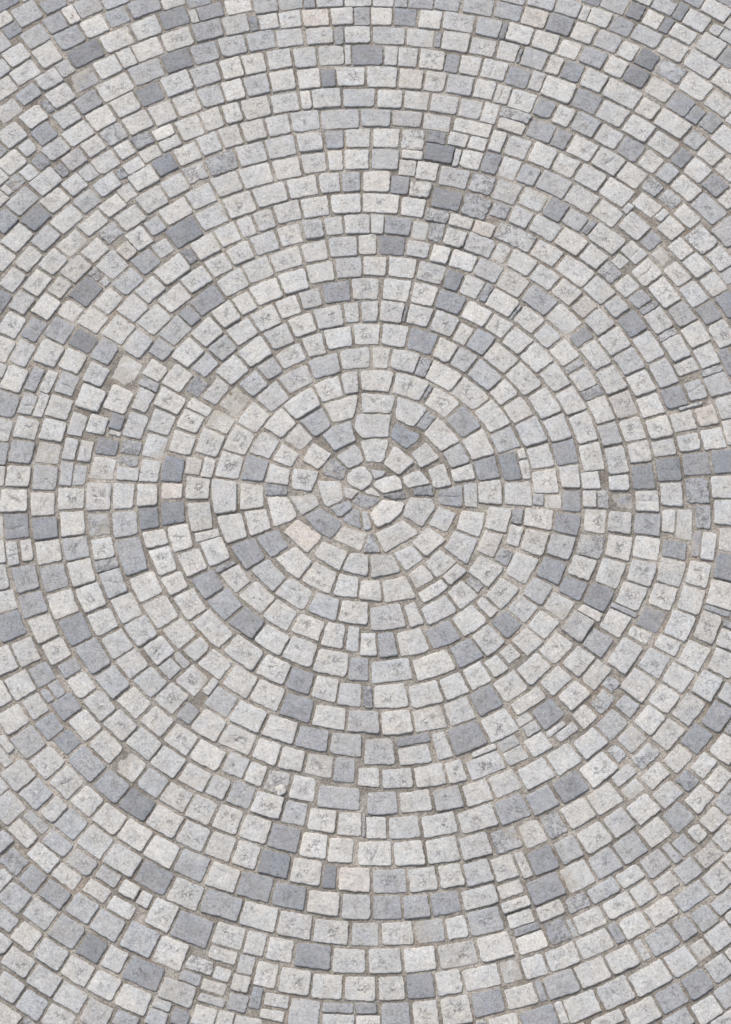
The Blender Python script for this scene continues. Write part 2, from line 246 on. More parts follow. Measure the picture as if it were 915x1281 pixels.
2 877,-982 16,92 -93,-5 -20,-99 97,12|pale paving stone, nine rings from centre at half past four, outside a pale one
1 -948,-630 -87,43 -34,-44 2,-89 97,-15 20,103|pale paving stone, eight rings from centre at eight o'clock, outside a grey one
2 399,-2646 63,82 -62,63 -46,-55 -40,-55 84,-35|squarish pale paving stone, nineteen rings from centre at half past five
2 1108,1082 3,60 -27,87 -112,-5 1,-121 93,-43 43,19|pale paving stone, eleven rings from centre at half past one
2k -730,1805 60,81 -26,54 -97,17 -40,-106 105,-48|cracked pale paving stone, fourteen rings from centre at half past eleven
4 -1283,2673 59,99 -117,19 -55,-98 111,-18|light grey paving stone, twenty-one rings from centre at eleven o'clock, anticlockwise of a slate one
3 906,387 40,49 19,87 -98,27 -44,-101 82,-61|light grey paving stone, seven rings from centre at two o'clock
2 -1296,-649 -71,48 -67,38 -14,-66 1,-89 106,-29 42,98|pale paving stone, ten rings from centre at eight o'clock
5 -1683,-478 -72,59 -49,-26 -30,-81 94,-39 59,89|squarish mid grey paving stone, twelve rings from centre at half past eight
2 1006,-875 -4,101 -101,-10 -22,-89 39,-32 90,28|pale paving stone, ten rings from centre at half past four, clockwise of a light one
4 -218,-649 76,51 -49,96 -103,-12 26,-66 49,-71|light grey paving stone, five rings from centre at half past six
4 -1516,-1820 -7,89 -92,-6 11,-92 89,9|light grey paving stone, seventeen rings from centre at half past seven, outside a pale one
2 -1482,-586 -76,44 -58,-2 -15,-90 99,-38 49,88|squarish pale paving stone, eleven rings from centre at half past eight, outside a light one
2 231,515 78,23 -62,76 -64,68 -76,-63 24,-110 103,4|pale paving stone, four rings from centre at one o'clock
3x -1285,-1292 92,-7 -7,92 -96,10 13,-94|pitted light grey paving stone, thirteen rings from centre at half past seven
2 -1235,-1166 -78,10 -74,5 28,-97 110,-10 14,90|pale paving stone, twelve rings from centre at half past seven, anticlockwise of a light one
2x -1912,-27 -72,68 -76,-70 75,-62 73,64|pitted pale paving stone, fourteen rings from centre at nine o'clock, clockwise of a grey one
1 92,-110 -59,-50 -36,-77 46,-39 95,16 112,69 -6,89 -77,5 -72,-16|long pale paving stone, one ring from centre at half past four
4 -760,-1163 89,16 -20,88 -97,-13 26,-93|squarish light grey paving stone, ten rings from centre at seven o'clock
3 1783,-1076 -14,92 -87,-30 12,-96 90,34|light grey paving stone, fifteen rings from centre at four o'clock, outside a light one
3 390,-661 26,91 -107,14 -66,-84 56,-23 90,3|long light grey paving stone, five rings from centre at five o'clock
2x 122,-2662 60,62 -65,56 -63,-63 68,-56|squarish pale paving stone, nineteen rings from centre at six o'clock
3 -1209,-778 -83,29 -56,-14 3,-90 103,-17 32,94|squarish light grey paving stone, ten rings from centre at eight o'clock
2 711,-1606 39,82 -86,26 -44,-83 92,-24|pale paving stone, thirteen rings from centre at five o'clock, outside a pale one
5 -1822,-476 -83,57 -38,-89 79,-53 43,85|mid grey paving stone, thirteen rings from centre at half past eight
6 1651,-2641 23,83 -85,16 -25,-86 86,-13|squarish mid grey paving stone, twenty-two rings from centre at five o'clock
4 -151,360 -26,-97 91,-33 62,82 -32,54 -95,-5|light grey paving stone, three rings from centre at eleven o'clock
3 1512,-948 93,25 -20,89 -90,-21 17,-95|squarish light grey paving stone, thirteen rings from centre at four o'clock
2x -230,-1802 74,50 -60,67 -80,-47 64,-68|pitted pale paving stone, thirteen rings from centre at six o'clock
6 1827,-1248 -6,94 -90,-28 0,-95 96,30|mid grey paving stone, sixteen rings from centre at four o'clock, anticlockwise of a grey one
2x -867,-1751 -71,-22 -69,-23 51,-80 101,36 -11,90|squarish pale paving stone, fourteen rings from centre at seven o'clock
4 416,-1686 52,74 -80,41 -58,-71 86,-42|light grey paving stone, twelve rings from centre at 5:30
2 758,827 -39,104 -117,2 -4,-98 87,-12 72,5|pale paving stone, eight rings from centre at half past one, clockwise of a grey one
5 534,447 33,53 -9,92 -100,-2 -15,-106 93,-37|mid grey paving stone, five rings from centre at half past one
2 1888,-569 46,-95 91,53 -48,89 -89,-48|squarish pale paving stone, fourteen rings from centre at half past three
2 -1536,-452 -73,62 -44,-42 -30,-78 91,-36 54,93|squarish pale paving stone, eleven rings from centre at half past eight, outside a grey one
5 142,-2797 -69,-70 75,-56 66,67 -72,60|squarish mid grey paving stone, twenty rings from centre at six o'clock
3 1951,2725 115,-5 -42,107 -112,2 38,-106|long light grey paving stone, twenty-four rings from centre at one o'clock
1 611,317 23,82 22,83 -94,9 -37,-109 87,-66|squarish pale paving stone, five rings from centre at two o'clock
2 1734,-606 72,59 -46,94 -91,-38 24,-83 44,-34|pale paving stone, thirteen rings from centre at half past three, inside a grey one
3 -1848,-1735 99,-3 4,98 -103,3 2,-99|squarish light grey paving stone, eighteen rings from centre at half past seven
2x -981,-1678 88,16 -29,84 -93,-15 33,-87|pitted pale paving stone, fourteen rings from centre at seven o'clock, anticlockwise of a light one
4 -1710,-1655 -87,-6 -77,-17 8,-96 95,-6 50,41 9,83|squarish light grey paving stone, seventeen rings from centre at 7:30
6 -891,1199 31,89 7,72 -106,-29 -32,-116 101,-16|mid grey paving stone, eleven rings from centre at eleven o'clock
2x -623,-1992 83,56 -30,91 -72,-32 -29,-47 49,-67|pale paving stone, fifteen rings from centre at half past six, anticlockwise of a pale one
3 1242,1836 75,15 -55,99 -123,-12 13,-103 90,3|light grey paving stone, sixteen rings from centre at one o'clock, inside a light one
1 -621,879 28,89 -2,68 -101,-21 -23,-112 98,-25|pale paving stone, eight rings from centre at eleven o'clock
2 -1441,-1698 89,6 -8,88 -92,-4 12,-91|squarish pale paving stone, sixteen rings from centre at half past seven, inside a light one
2 -1367,572 -33,100 -89,-48 33,-91 88,41|squarish pale paving stone, eleven rings from centre at ten o'clock
6 1792,187 67,74 -80,54 -67,-70 81,-60|squarish mid grey paving stone, thirteen rings from centre at three o'clock
2 74,558 67,41 -106,57 -99,-63 55,-68 85,34|long pale paving stone, four rings from centre at half past twelve
5 248,-2260 57,78 -68,64 -59,-53 -4,-50 74,-39|squarish mid grey paving stone, sixteen rings from centre at six o'clock
6k -1905,-197 -55,88 -44,-24 -38,-59 -28,-58 89,-42 76,95|cracked mid grey paving stone, fourteen rings from centre at nine o'clock
3 173,-1589 70,-38 54,69 -97,54 -93,-45 67,-38|light grey paving stone, eleven rings from centre at six o'clock
1 429,566 58,12 24,39 -56,85 -114,-19 0,-103 85,-14|pale paving stone, five rings from centre at one o'clock
3 1785,-2104 12,89 -89,3 -16,-89 93,-1|squarish light grey paving stone, twenty rings from centre at half past four
2 -887,-1586 86,29 -35,97 -94,1 5,-57 36,-72|pale paving stone, thirteen rings from centre at seven o'clock
3x 1483,-440 72,44 -62,77 -99,-43 26,-87 63,11|pitted light grey paving stone, eleven rings from centre at half past three
2 -329,-1631 72,50 -47,74 -78,-49 52,-76|squarish pale paving stone, twelve rings from centre at half past six
2 -1094,-1269 -12,89 -95,1 16,-92 90,1|pale paving stone, twelve rings from centre at half past seven, anticlockwise of a pale one
2 1476,-1863 17,87 -88,4 -22,-87 93,-4|pale paving stone, seventeen rings from centre at half past four, clockwise of a grey one
4 -542,-451 -83,21 -81,17 40,-103 111,-22 15,88|light grey paving stone, five rings from centre at half past seven
2 1420,1891 -13,76 -27,85 -101,-21 30,-120 113,-19|pale paving stone, seventeen rings from centre at one o'clock, outside a pale one
2x -709,327 -8,98 -57,9 -78,-50 42,-91 100,32|pitted pale paving stone, six rings from centre at ten o'clock
3x -248,-1508 75,48 -56,69 -79,-44 61,-73|pitted light grey paving stone, eleven rings from centre at half past six"""
SMALLER = """7 1244,-583 76,38 -45,88 -100,-29 12,-90 58,-7
7 -1395,-2466 -72,-13 -53,-25 40,-78 96,28 -11,88
1x 291,-2787 -57,-70 71,-59 54,70 -67,57
2 -1848,-1260 -97,13 -19,-92 92,-11 23,89
3x -754,165 -32,101 -60,23 -74,-51 23,-65 55,-69 86,61
2 93,2651 74,-84 85,50 23,56 -91,56 -92,-78
3 655,-842 -12,108 -103,38 -25,-78 28,-40 33,-37 78,9
3x -60,836 76,56 26,56 -98,35 -76,-80 74,-68
4 -1749,105 -61,78 -70,-70 62,-72 71,64
2 -637,14 -54,65 -51,-97 77,-80 76,48 -49,65
4 1116,-747 93,26 -15,90 -89,-20 11,-95
1 1235,236 45,30 30,85 -83,57 -55,-92 62,-79
2 -998,-795 -88,27 -32,-43 5,-83 97,1 17,101
6 316,949 64,27 -17,53 -68,67 -98,-62 33,-105 86,18
2 -1713,-759 -89,41 -24,-90 84,-36 29,88
2 -1469,-1292 -4,90 -93,18 6,-94 89,-15
2 1692,-2769 28,81 -84,13 -29,-83 86,-11
3 1649,-1031 -40,86 -106,-19 0,-91 68,3 76,18
2 -438,-2468 72,46 -51,68 -75,-44 55,-70
6 855,-2814 -70,-79 102,-25 67,78 -99,28
2 -1521,579 -44,95 -88,-45 42,-87 88,38
3 -1136,-1056 2,90 -94,7 3,-93 90,-4
2 -1472,2900 60,95 39,85 -105,8 -68,-60 -43,-103 116,-23
6 10,2792 80,-72 82,-31 85,55 -55,61 -98,60 -94,-72
2 1123,-2319 45,77 -88,12 -48,-78 92,-12
2 -1184,1062 7,105 -102,-21 -4,-100 98,15
2x -866,328 -31,79 -33,73 -76,-68 48,-103 94,21
2 -1818,-1074 -90,26 -21,-91 87,-23 22,87
2x 739,-565 74,30 -24,96 -111,-10 -28,-90 18,-44 69,20
7 -1574,1239 1,102 -104,-22 4,-101 98,19
2 -1586,-162 -74,65 -58,-78 72,-59 58,73
3x -915,-1046 -4,89 -93,-4 9,-94 90,8
2 1911,2590 1,71 -26,90 -106,-24 25,-121 108,-16
2 1488,-2273 31,83 -88,5 -34,-82 91,-5
2 -1383,1001 -13,102 -99,-22 16,-97 97,15
3 1571,905 -2,94 -100,33 -19,-110 84,-58 34,39
4 1288,-1291 79,15 -6,93 -101,-2 -22,-90 50,-18
2x -310,-749 86,25 -42,80 -97,-24 52,-83
6 955,-1238 5,95 -98,16 -28,-85 40,-31 81,6
4 1291,-1814 15,87 -86,15 -18,-87 89,-12
3 -1106,2610 52,82 -2,60 -103,12 -47,-110 102,-46
2x 1567,-1342 8,91 -89,-22 -12,-93 93,22
4 664,722 60,14 -36,100 -111,1 0,-98 85,-18
5r -837,2076 61,82 -21,49 -99,11 -47,-103 105,-41
3 -1320,-844 20,88 -91,24 -17,-93 88,-18
2 568,-1657 44,76 -81,34 -49,-76 86,-33
2 1512,-310 68,60 -68,81 -92,-39 41,-71 52,-34
5 1599,-1782 5,87 -86,4 -9,-88 91,-4
4 -1107,-1601 87,13 -18,86 -90,-11 22,-88
2 1113,-941 0,90 -89,-15 -4,-95 93,20
3 -893,1721 59,89 -55,30 -91,8 -29,-100 113,-28
5 521,-908 22,100 -86,37 -33,-73 4,-57 93,-6
2 1351,-297 79,54 -52,76 -78,-47 51,-84
2 -452,1456 64,71 6,56 -103,15 -60,-95 94,-47
3 -401,703 63,86 -56,26 -92,1 -23,-94 108,-21
2 -816,-957 109,1 5,88 -79,1 -78,0 42,-91
3 256,-1463 61,69 -96,42 -87,-48 39,-36 84,-26
2 -119,1798 84,68 -92,57 -77,-67 86,-56
2 -581,1242 68,87 -76,21 -83,17 -22,-94 114,-32
5 -1786,-637 -73,58 -36,-61 -32,-71 92,-22 51,96
2 -814,-321 -86,49 -26,-94 82,-40 32,85
3x -205,1094 60,66 28,62 -98,28 -64,-92 76,-65
2 -352,1923 58,65 56,65 -111,28 -81,-94 76,-63
6 1713,-1364 -2,89 -87,-18 -3,-91 92,19
2k 1355,-2352 23,88 -91,22 -42,-70 29,-34 80,-5
4 -31,2509 74,-71 79,51 60,51 -110,45 -104,-74
2 955,842 51,11 18,48 -19,87 -111,-7 -21,-110 82,-29
2 -1397,-1184 -2,90 -92,20 7,-92 88,-16
4 -245,784 78,75 -51,37 -85,19 -41,-86 100,-44
2 -1764,854 -31,97 -91,-38 30,-91 90,33
2 981,73 46,88 -86,66 -76,-58 58,-56 58,-39
4r 1213,-292 70,52 -65,77 -94,-40 33,-78 57,-10
7 1653,153 47,78 -86,59 -74,-69 57,-62 56,-7
2 -1800,-889 -83,41 -19,-92 83,-38 21,88
2 -1002,866 13,93 -37,38 -89,-30 10,-104 103,3
2 1668,1247 10,73 -2,88 -98,11 -3,-117 94,-53
2 -1719,-336 -65,66 -47,-43 -41,-68 88,-38 65,86
2 910,-274 72,59 -54,85 -90,-36 24,-81 47,-27
1 847,-1870 23,83 -78,38 -27,-84 81,-36
5 -1584,-2185 86,1 -27,83 -89,1 28,-84
3 -516,587 15,102 -101,-5 -8,-93 92,-5
5r 1789,30 59,76 -63,69 -61,-70 64,-74
2 -213,-1106 -82,-29 20,-61 47,-65 66,66 -50,89
3 -501,2190 76,61 51,57 -80,27 -89,25 -55,-101 99,-66
3 -1249,-957 -75,16 -58,-11 4,-89 102,-5 28,90
2 1387,954 12,70 9,73 -106,-12 -35,-119 83,-46 37,34
3 -678,2132 76,77 -66,37 -82,31 -38,-95 110,-49
1 -194,-342 -94,-5 45,-92 95,16 -46,80
2 569,-162 68,63 -60,82 -90,-29 31,-80 50,-35
1 147,1272 105,32 -21,49 -51,50 -52,48 -59,-80 79,-99
2 -1410,-729 -78,39 -42,-35 -14,-79 96,-16 39,93
2x -1616,-10 -57,58 -59,26 -56,-72 86,-65 85,53
3r 1892,1567 1,104 -98,17 -1,-99 100,-21
2 770,1171 63,17 -54,92 -113,-13 17,-97 87,-2
4 -644,-1681 73,52 -38,95 -87,-19 21,-62 32,-65
2 -421,1312 66,77 -45,42 -83,25 -37,-94 98,-51
4k -1353,-502 -82,51 -25,-92 78,-46 29,86
3k 1401,2078 70,19 -50,94 -118,-16 11,-102 89,6
6 -847,-507 -94,26 -17,-92 86,-20 24,85
7 454,1825 99,40 -68,81 -93,-40 64,-79
1 1313,-728 -24,85 -85,-24 17,-88 94,27
5 1510,-165 76,57 -63,66 -76,-51 64,-72
2 1561,-1158 -21,96 -94,-2 3,-78 33,-43 83,26
1 -1110,2913 57,79 9,61 -106,11 -58,-105 100,-44
6 995,-441 75,50 -46,93 -94,-16 24,-78 39,-47
2 -1716,-2413 -85,8 1,-57 20,-70 82,22 -19,95
2 -755,758 21,92 -45,32 -87,-16 8,-101 105,-5
2 824,1311 32,35 -6,58 -37,74 -101,-38 21,-115 94,-12
2 56,1964 79,30 80,44 5,48 -80,45 -80,8 -78,-85 70,-91
2 924,-132 85,49 -69,63 -83,-39 68,-72
3 1363,688 3,99 -102,38 -37,-90 76,-40 61,-6
2 1272,-2245 41,78 -87,5 -45,-78 92,-6
3 1421,2392 106,14 -39,99 -102,-16 34,-97
2x -10,1269 79,53 -4,56 -78,50 -67,-79 71,-78
2 -1652,-1994 -89,16 29,-90 89,-12 -28,84
5r 618,1778 -48,95 -89,-41 45,-88 94,35
2 1585,-583 72,44 -50,84 -94,-33 21,-82 53,-12
2 1474,-1265 89,15 -3,88 -87,-11 -1,-90
2 -90,-1821 61,59 -54,65 -65,-57 59,-66
2x -506,-2594 65,50 -41,71 -67,-50 44,-72
2 -1090,-374 -86,56 -20,-91 76,-50 29,86
2x 1783,-448 63,55 -53,80 -87,-53 24,-87 51,3
2 -1766,-44 -56,63 -55,17 -46,-76 80,-67 76,61
3 80,-405 -55,-71 101,-36 78,26 54,65 -61,59 -62,28 -58,-71
4x -1573,-316 -67,65 -45,-53 -41,-65 88,-34 65,85
2 -621,1386 56,78 -42,42 -88,20 -28,-98 102,-41
3 213,819 85,30 29,49 -69,64 -89,-56 43,-90
3p 1419,551 22,82 -92,32 -42,-99 74,-62 36,49
4 1027,-1955 22,82 -79,28 -25,-83 83,-27
4 1052,-293 69,49 -59,75 -93,-41 26,-84 57,0
1 -1092,1206 38,92 10,70 -86,-23 -73,-36 -3,-104 113,-1
2 1578,2301 44,35 -41,92 -112,-19 16,-107 93,-3
3 -1318,-1 -58,79 -58,-79 57,-72 57,72
2 699,-2048 34,77 -73,40 -37,-78 77,-40
1 -630,468 6,95 -48,27 -80,-33 23,-96 101,9
2 1083,-1130 93,11 12,87 -88,-9 -18,-90
2 -755,1307 40,85 -10,56 -95,-6 -30,-104 98,-29
4k 1476,-2034 11,90 -92,15 -30,-77 36,-29 77,3
2 -1722,1697 37,104 -72,-2 -85,-18 3,-99 117,17
2 -1087,1748 41,99 -104,1 -39,-93 101,-6
4x 491,1984 104,22 -26,59 -61,66 -86,-55 69,-94
2 -946,-385 -72,44 -55,-5 -14,-88 94,-34 45,83
3 1372,196 29,104 -79,80 -56,-71 54,-60 53,-55
3 -1231,1844 38,77 4,56 -37,29 -94,-13 -18,-117 106,-34
3 -1794,-2657 -25,86 -94,-8 28,-86 90,9
3 132,2932 96,41 12,47 -96,50 -97,-66 86,-74
3 -353,2355 71,62 11,56 -95,36 -71,-88 85,-64
3 -143,1542 84,48 11,45 -41,39 -79,32 -61,-88 89,-75
2 -655,2440 74,75 -55,43 -81,35 -42,-95 105,-56
5 -618,171 -31,75 -37,61 -70,-75 54,-89 85,30
3 1638,732 19,99 -84,47 -21,-93 86,-51
2 -889,984 9,104 -96,-8 -8,-93 94,-2
2 -799,1925 49,90 -99,30 -44,-89 94,-31
3 1279,1984 100,-3 8,58 -36,83 -101,-27 26,-109
1 837,-2439 47,74 -92,27 -66,-60 32,-28 78,-10
4 -941,2653 57,89 -100,35 -53,-88 97,-35
2 348,-264 -30,-92 80,9 81,10 -20,84 -110,-12
3 537,3025 105,29 -14,54 -77,63 -94,-56 80,-87
2 1135,562 0,97 -99,38 -35,-88 75,-42 61,-7
2x 677,30 52,39 46,67 -75,48 -74,-72 54,-81
2 426,-2090 45,69 -69,47 -49,-69 72,-47
2 719,-131 -62,69 -85,-55 27,-87 56,14 65,57
1k -1015,-245 -64,64 -47,-8 -20,-85 82,-51 49,83
6 -358,-1059 -76,-22 -25,-45 51,-69 82,49 -31,87
1x -1084,563 -43,91 -94,-19 45,-83 94,11
2 -516,-1448 -84,-15 16,-59 37,-67 74,49 -41,89
7 1500,110 52,79 -65,64 -55,-73 66,-70
4 -1067,992 8,100 -97,-18 -5,-94 94,12
4 -1963,1816 13,104 -100,-24 -11,-100 99,19
2 -479,438 11,85 -26,53 -89,-31 10,-101 93,-8
7 1522,-703 71,27 -47,77 -99,-32 10,-89 65,14
2 -457,2031 61,82 -91,47 -57,-81 85,-49
4 1466,808 12,90 -104,19 -43,-92 77,-33 56,13
3 1782,-2400 21,84 -87,4 -26,-84 90,-4
3 -1439,1422 1,85 -17,66 -91,-22 9,-112 100,-19
7 -1747,-185 -61,51 -58,20 -43,-75 88,-56 75,61
4 -371,-1762 68,48 -43,71 -73,-46 47,-73
6x 1079,-155 78,48 -61,60 -68,11 -77,-51 52,-79 74,11
3 154,964 83,56 -64,75 -73,-55 52,-76
2x -726,576 4,83 -23,56 -90,-35 14,-102 94,0
2 1167,1558 57,21 -44,91 -111,-8 11,-99 88,-6
3 1043,398 32,94 -80,42 -32,-84 81,-50
2 465,-1088 19,88 -88,42 -48,-72 47,-35 72,-21
4 120,2100 56,49 -91,57 -93,-73 56,-80 68,48
4 -87,-1137 59,71 -53,80 -70,-42 5,-54 56,-55
2x -108,2655 97,50 -53,50 -74,49 -65,-78 96,-72
2 209,1401 76,40 46,46 -82,58 -91,-63 52,-83
3 -238,2506 84,55 -15,51 -86,42 -71,-81 90,-66
7 -1122,2757 70,82 -63,31 -87,20 -36,-96 114,-36
2 1023,1489 91,-5 44,31 -47,86 -107,-12 20,-99
5 -1713,996 -24,95 -91,-29 25,-90 91,22
6 -171,1235 69,76 -86,46 -61,-71 79,-52
3k -1103,-893 -83,27 -19,-56 -2,-75 91,6 16,99
6 1092,241 36,98 -87,61 -56,-64 42,-48 63,-45
2 47,278 -50,-76 35,-81 47,-60 72,51 4,61 -24,60 -86,46
3 -1835,1942 19,101 -101,-12 -15,-98 99,9
2 944,230 45,84 -76,45 -47,-75 79,-55
2x 1229,-145 68,65 -51,71 -66,-57 51,-79
2x -1895,117 -63,69 -71,-61 62,-64 70,56
1 -1291,2837 59,82 -29,44 -95,10 -41,-101 107,-34
3 1285,835 -20,108 -107,43 -20,-87 74,-33 72,-30
2 -389,-1477 72,42 -42,72 -78,-43 48,-69
2 -588,-150 -77,57 -40,-86 74,-42 44,73
3 1517,1653 -9,102 -97,2 9,-95 96,-8
2 -1979,1578 5,100 -99,-26 -2,-97 94,24
2x -1436,162 -52,74 -76,-60 57,-69 71,54
2 -1291,2991 44,78 16,66 -105,8 -50,-108 94,-45
5 1220,-839 87,18 -18,83 -85,-14 14,-89
2 -474,2466 67,78 -92,48 -63,-77 88,-48
7 -1066,161 -31,80 -46,20 -57,-72 57,-81 77,55
3x 435,1049 18,53 -44,78 -88,-48 29,-97 86,16
2 -282,1794 55,61 50,60 -100,31 -74,-89 71,-65
2x 2,994 72,42 69,42 -61,42 -78,41 -67,-85 63,-85
3 1649,7 58,72 -60,66 -59,-67 60,-72
2 1242,2173 10,57 -36,82 -98,-34 29,-106 97,3
5 -935,2957 65,84 -103,34 -61,-83 98,-33
5 -1884,258 -56,75 -73,-58 55,-71 72,53
2 -1949,695 -31,91 -82,-50 32,-86 80,47
3 -944,1845 39,95 -96,17 -36,-89 94,-23
2 1038,-628 72,13 -47,79 -103,-14 4,-89 72,12
3 1766,-2562 17,80 -81,13 -19,-81 84,-12
2 -157,950 66,74 -87,45 -57,-72 77,-49
2 934,-735 91,11 -13,84 -85,-8 5,-88
2 991,-1048 14,85 -86,-9 -18,-89 89,13
2 1042,718 2,85 -93,10 -14,-105 83,-48 20,59
4 753,328 34,90 -84,26 -38,-79 87,-37
4 -2002,3072 29,101 -103,14 -27,-98 100,-15
2x -560,1087 33,76 6,64 -96,5 -30,-103 86,-42
2 -1047,701 -11,96 -92,-27 14,-89 88,21
5 -513,-279 -81,39 -48,-25 1,-81 91,-15 36,85
2 -1692,526 -43,84 -82,-46 43,-79 81,40
1 -85,-240 -100,-13 53,-82 89,26 -41,67
3x 371,1365 50,38 -73,71 -97,-48 42,-85 79,27
6 465,1185 94,10 -1,54 -51,72 -88,-42 44,-94
2 -1638,-884 25,81 -86,25 -20,-84 82,-23
3x 637,1531 98,22 -52,85 -92,-25 48,-84
3 -1309,1134 -5,98 -94,-10 8,-92 92,5
3x -1126,434 -38,90 -81,-43 37,-81 81,35
4 1198,-2175 49,84 -87,9 -49,-64 -6,-43 92,12
2 1314,1250 52,18 -21,92 -105,5 -9,-97 83,-18
2 -201,30 -36,-69 -14,-98 73,-55 61,50 51,53 -66,62 -69,55
5x -116,-1534 56,61 -46,69 -61,-60 51,-70
2x -918,43 -62,70 -68,-64 61,-61 67,54
1 593,-1026 0,87 -95,33 -41,-79 68,-20 69,-19
7 -1047,-100 -70,62 -56,-73 68,-52 57,65
2 1511,672 31,88 -85,31 -34,-84 87,-37
4r -1457,-164 65,69 -56,61 -50,4 -35,-75 79,-56
3 852,-2560 24,77 -84,42 -53,-61 53,-31 61,-28
4 -102,1390 71,69 -81,55 -64,-67 74,-57
1 1008,2130 94,15 -3,63 -35,77 -90,-48 32,-106
3 -567,306 -6,83 -39,37 -79,-47 34,-90 91,16
1x -212,646 55,73 -21,50 -82,16 -34,-88 83,-50
2 1829,971 26,92 -88,27 -27,-88 88,-32
3 1707,2189 101,1 -26,97 -98,-1 22,-95
2 -1720,388 -51,77 -78,-49 52,-73 78,43
3 1001,1659 107,-11 -25,70 -34,74 -89,-26 42,-106
2 594,2310 133,2 -57,52 -82,57 -100,-28 106,-83
2 1611,-1473 8,83 -82,-14 -10,-85 87,15
2 1363,1754 101,-22 -19,79 -19,79 -91,-21 25,-113
2 1204,-1017 87,29 10,87 -84,-24 -14,-90
3 -1281,917 2,88 -35,36 -79,-38 17,-99 97,14
4 40,2375 99,40 -45,48 -75,48 -72,-67 93,-71
3 804,1885 85,23 32,46 -49,75 -96,-46 28,-98
5 -269,420 23,105 -100,25 -16,-74 17,-56 73,-3
3x -1275,431 -23,76 -29,64 -66,-73 37,-100 81,36
2 -274,1368 78,65 -56,38 -73,33 -43,-82 94,-56
2 1874,-951 28,-92 86,34 -29,87 -87,-28
3 439,2471 99,29 -38,58 -60,61 -78,-61 74,-89
3 -1739,254 -56,72 -74,-54 57,-68 74,48
2k -693,988 27,92 -97,6 -21,-88 90,-10
4 -614,2900 61,65 27,59 -101,26 -72,-91 84,-57
2k 1572,1358 13,97 -93,1 -13,-92 93,-6
2 -1320,2351 32,76 17,68 -103,0 -37,-109 91,-36
2 -911,1522 31,94 -95,13 -27,-89 92,-18
2 519,2879 91,48 -68,77 -87,-49 65,-76
8 414,2128 94,40 -72,72 -89,-41 68,-72
5 -1663,2630 46,86 -48,31 -89,4 -19,-102 109,-21
3r -462,-1598 70,40 -38,71 -75,-38 42,-73
2k -1032,2306 49,81 -45,42 -82,24 -22,-100 101,-45
2 -319,106 -94,-61 18,-83 53,11 54,38 51,40 -82,57
5k 996,2265 -35,106 -74,11 -84,-15 40,-70 48,-73 102,40
2 1165,-410 69,32 -56,70 -96,-36 16,-83 64,17
2k -1036,2474 35,73 26,70 -100,16 -44,-107 84,-52
3x 1361,-154 70,57 -55,66 -69,-51 56,-71
5 1277,2486 15,52 -43,81 -98,-36 33,-103 93,6
5 -1745,2904 37,96 -102,12 -35,-94 99,-14
7 776,172 29,95 -64,63 -31,-85 67,-74
2x 1465,398 26,78 -87,41 -54,-81 66,-55 48,15
4 -786,2851 59,82 -93,43 -54,-83 89,-43
5r -1801,-2015 -12,80 -83,5 14,-82 81,-3
6r 959,-2374 29,73 -71,32 -31,-74 75,-33
2 -1156,291 -40,84 -75,-54 42,-76 73,48
4 -1453,-2021 83,-3 -29,77 -85,4 31,-81
5 -960,2813 67,76 -54,38 -81,27 -37,-94 104,-47
4 909,-546 86,25 -21,81 -81,-19 17,-88
1 610,1112 2,56 -38,75 -89,-30 33,-98 94,-3
2 -957,1314 28,96 -96,-3 -26,-89 93,-3
3 -449,1745 56,82 -88,39 -52,-78 83,-43
2 1712,-1687 10,82 -82,-11 -11,-86 82,16
2 -498,2626 67,68 -28,50 -77,38 -49,-92 88,-66
2 2014,2853 -25,98 -98,-10 23,-96 101,9
3 -572,1562 42,70 18,62 -94,16 -45,-98 81,-52
2 851,934 -24,90 -106,-10 -15,-91 78,2 69,11
2 -1007,311 -44,85 -77,-47 43,-75 77,39
4 540,2584 89,46 -62,79 -84,-48 59,-78
2 -1643,1390 13,86 -29,41 -88,-32 3,-103 98,10
2 391,-387 -1,79 -15,66 -83,-2 -18,-87 24,-61 92,7
2x -1866,399 -50,78 -75,-50 50,-72 75,46
2 1716,-183 42,104 -41,108 -59,-64 29,-79 30,-70
2 -175,-798 62,56 -34,76 -72,-54 43,-77
6 -1572,-1191 -85,11 -11,-84 82,-8 15,81
1 -1543,2374 35,81 -24,48 -93,3 -18,-105 101,-27
3 -1534,-2817 -93,-15 38,-85 90,16 -36,85
3 1547,-1662 13,81 -82,-8 -17,-83 85,8
3 -1266,-2517 72,28 -22,76 -75,-27 23,-75
4 1937,664 39,82 -83,36 -44,-79 88,-39
2 1285,508 23,92 -77,46 -25,-86 78,-52
3x -487,956 35,89 -92,22 -28,-83 85,-27
4 1270,2328 35,42 -42,82 -101,-35 21,-101 87,11
2 319,1242 38,36 -34,55 -51,58 -77,-68 44,-100 83,20
7 -1133,3044 56,86 -99,30 -52,-85 96,-30
2 -1665,2260 31,95 -101,-2 -29,-93 98,0
3 -715,-473 -73,21 -64,6 14,-88 96,-20 29,81
2 -1869,2787 18,99 -98,21 -15,-96 95,-22
2 1791,2824 101,11 -34,95 -98,-12 31,-94
2 863,-1157 31,80 -114,-26 -77,-86 79,16 82,18
2 -1540,1065 -3,85 -52,22 -80,-20 33,-92 102,7
2 -1181,2394 33,93 -93,30 -29,-91 90,-32
4r 958,-1835 13,93 -74,47 -19,-66 4,-56 76,-19
2 876,1428 30,40 -43,79 -98,-22 23,-96 89,-1
2 185,201 -14,-83 75,-1 73,3 -34,96 -97,-14
2x 918,2485 73,31 -66,78 -106,-45 26,-93 75,30
2 912,1070 44,28 -27,86 -99,-10 1,-95 83,-11
4 1708,-2317 6,89 -80,25 -15,-67 13,-48 75,-2
2 522,-570 -20,84 -98,15 -27,-83 69,-11 75,-5
